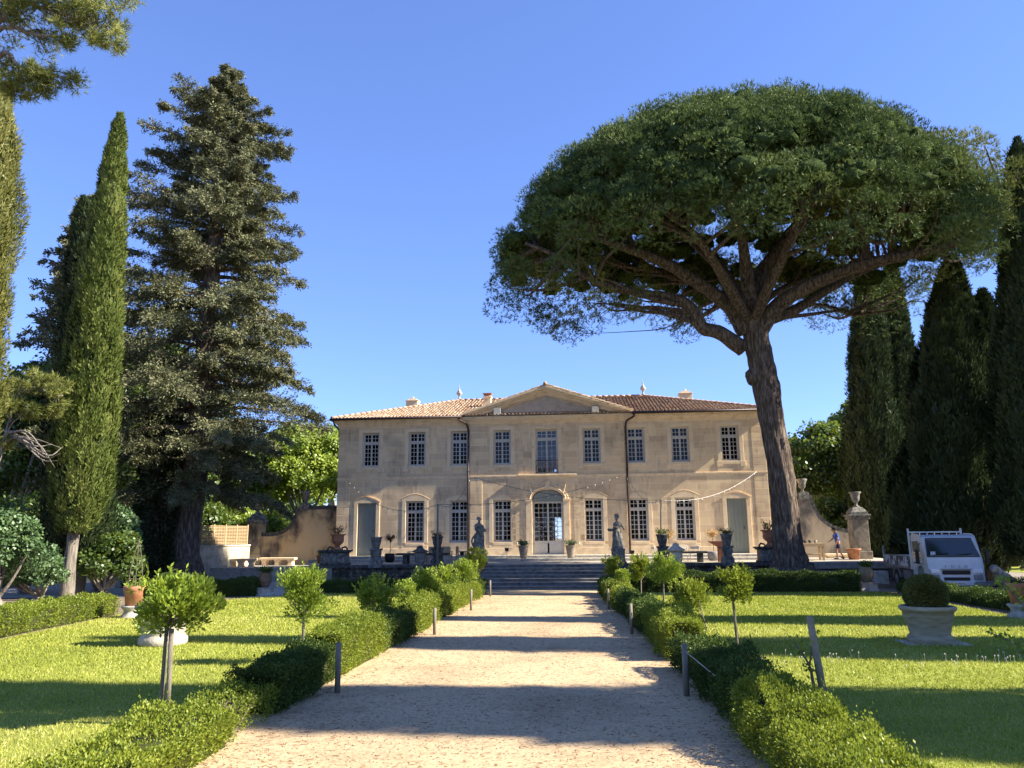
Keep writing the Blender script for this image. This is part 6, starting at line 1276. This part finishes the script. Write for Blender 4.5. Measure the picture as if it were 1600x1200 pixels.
for f_, t_ in (('fl', 'tl'), ('fr', 'tr')):
    a = np.array(J[f_]); b = np.array(J[t_]); MB().ell(tuple((a+b)/2+[0, 0, -.012]), (.135, .05, .042), 12, 8, rot=('Y', .0 if f_ == 'fl' else .55)).build('shoe', m_black, body)

# =============== GROUND COVER ===============
def inpoly(x, y, poly):
    c = np.zeros(len(x), bool); n = len(poly)
    for i in range(n):
        x0, y0 = poly[i]; x1, y1 = poly[(i+1) % n]; m = ((y0 > y) != (y1 > y)) & (x < (x1-x0)*(y-y0)/(y1-y0+1e-12)+x0); c ^= m
    return c
GZ = lambda Y: -SLOPE*np.clip(Y, -40, 36)
def grass(poly, n, seed, name):
    r = np.random.default_rng(seed); y = 5.5+(33-5.5)*r.random(n)**1.9; x = r.uniform(-15, 15, n); m = inpoly(x, y, poly) & (np.abs(x+.08*y) < y*.74+1); x, y = x[m], y[m]; n = len(x); P = np.stack([x, y, GZ(y)+.004], 1)
    hgt_ = (.022+.0014*y)*r.uniform(.6, 1.5, n); D = np.stack([r.normal(size=n)*.45, r.normal(size=n)*.45, np.ones(n)], 1); patch = vnoise(P, .7, seed)*.28+vnoise(P, 2.5, seed+1)*.16
    o = npmesh(name, leafV(P, D, hgt_, .004+.0011*y, False), 3, np.clip(.45+patch+.2*r.normal(size=n), 0, 1), lf_grass); tag(o, kind='stuff', label='short mown lawn grass beside the gravel path', cat='grass')
grass(LAWN_L, 620000, 1, 'grass'); grass(LAWN_R, 620000, 2, 'grass')
r = np.random.default_rng(5); n = 9000; y = 5.2+26*r.random(n)**2.2; e = r.beta(.6, .6, n); x = -3.2+KP*(y-7)+e*4.7; P = np.stack([x, y, GZ(y)+.008], 1); a = r.normal(size=n)*.5+(r.random(n) < .5)*math.pi; D = np.stack([np.cos(a), np.sin(a), r.normal(size=n)*.04], 1)
o = npmesh('pine_needle_litter', leafV(P, D, r.uniform(.03, .11, n), .004+.0004*y, True, np.tile([0, 0, 1.], (n, 1))), 4, r.random(n), lf_bronze); tag(o, kind='stuff', label='dry needles and twigs scattered over the gravel path', cat='litter')
n = 9000; y = 5.2+14*r.random(n)**1.8; x = -3.3+KP*(y-7)+r.random(n)*4.9; P = np.stack([x, y, GZ(y)+.006], 1)
V = np.concatenate([leafV(P, np.stack([np.cos(k+x*50), np.sin(k+x*50), .35+0*x], 1), r.uniform(.006, .018, n), .012, True) for k in (0, 2.1)]); o = npmesh('gravel_stones', V, 4, r.random(2*n), tintmat('loose gravel', [(.24, .18, .11), (.46, .35, .23), (.60, .47, .32)])); tag(o, kind='stuff', label='loose gravel stones lying on the path', cat='gravel')
n = 60; r = np.random.default_rng(9); x = r.uniform(2.2, 7.5, n); y = r.uniform(12.0, 13.4, n); mb = MB()
for i in range(n):
    h = r.uniform(.07, .15); mb.tube([(x[i], y[i], gz(y[i])), (x[i]+r.normal()*.015, y[i], gz(y[i])+h)], .003, 4); mb.ell((x[i], y[i], gz(y[i])+h), (.009, .009, .014), 6, 4)
tag(mb.build('seed_heads', m_frame), kind='stuff', label='pale daisy stalks standing in the grass before the shadow band', cat='wildflowers')
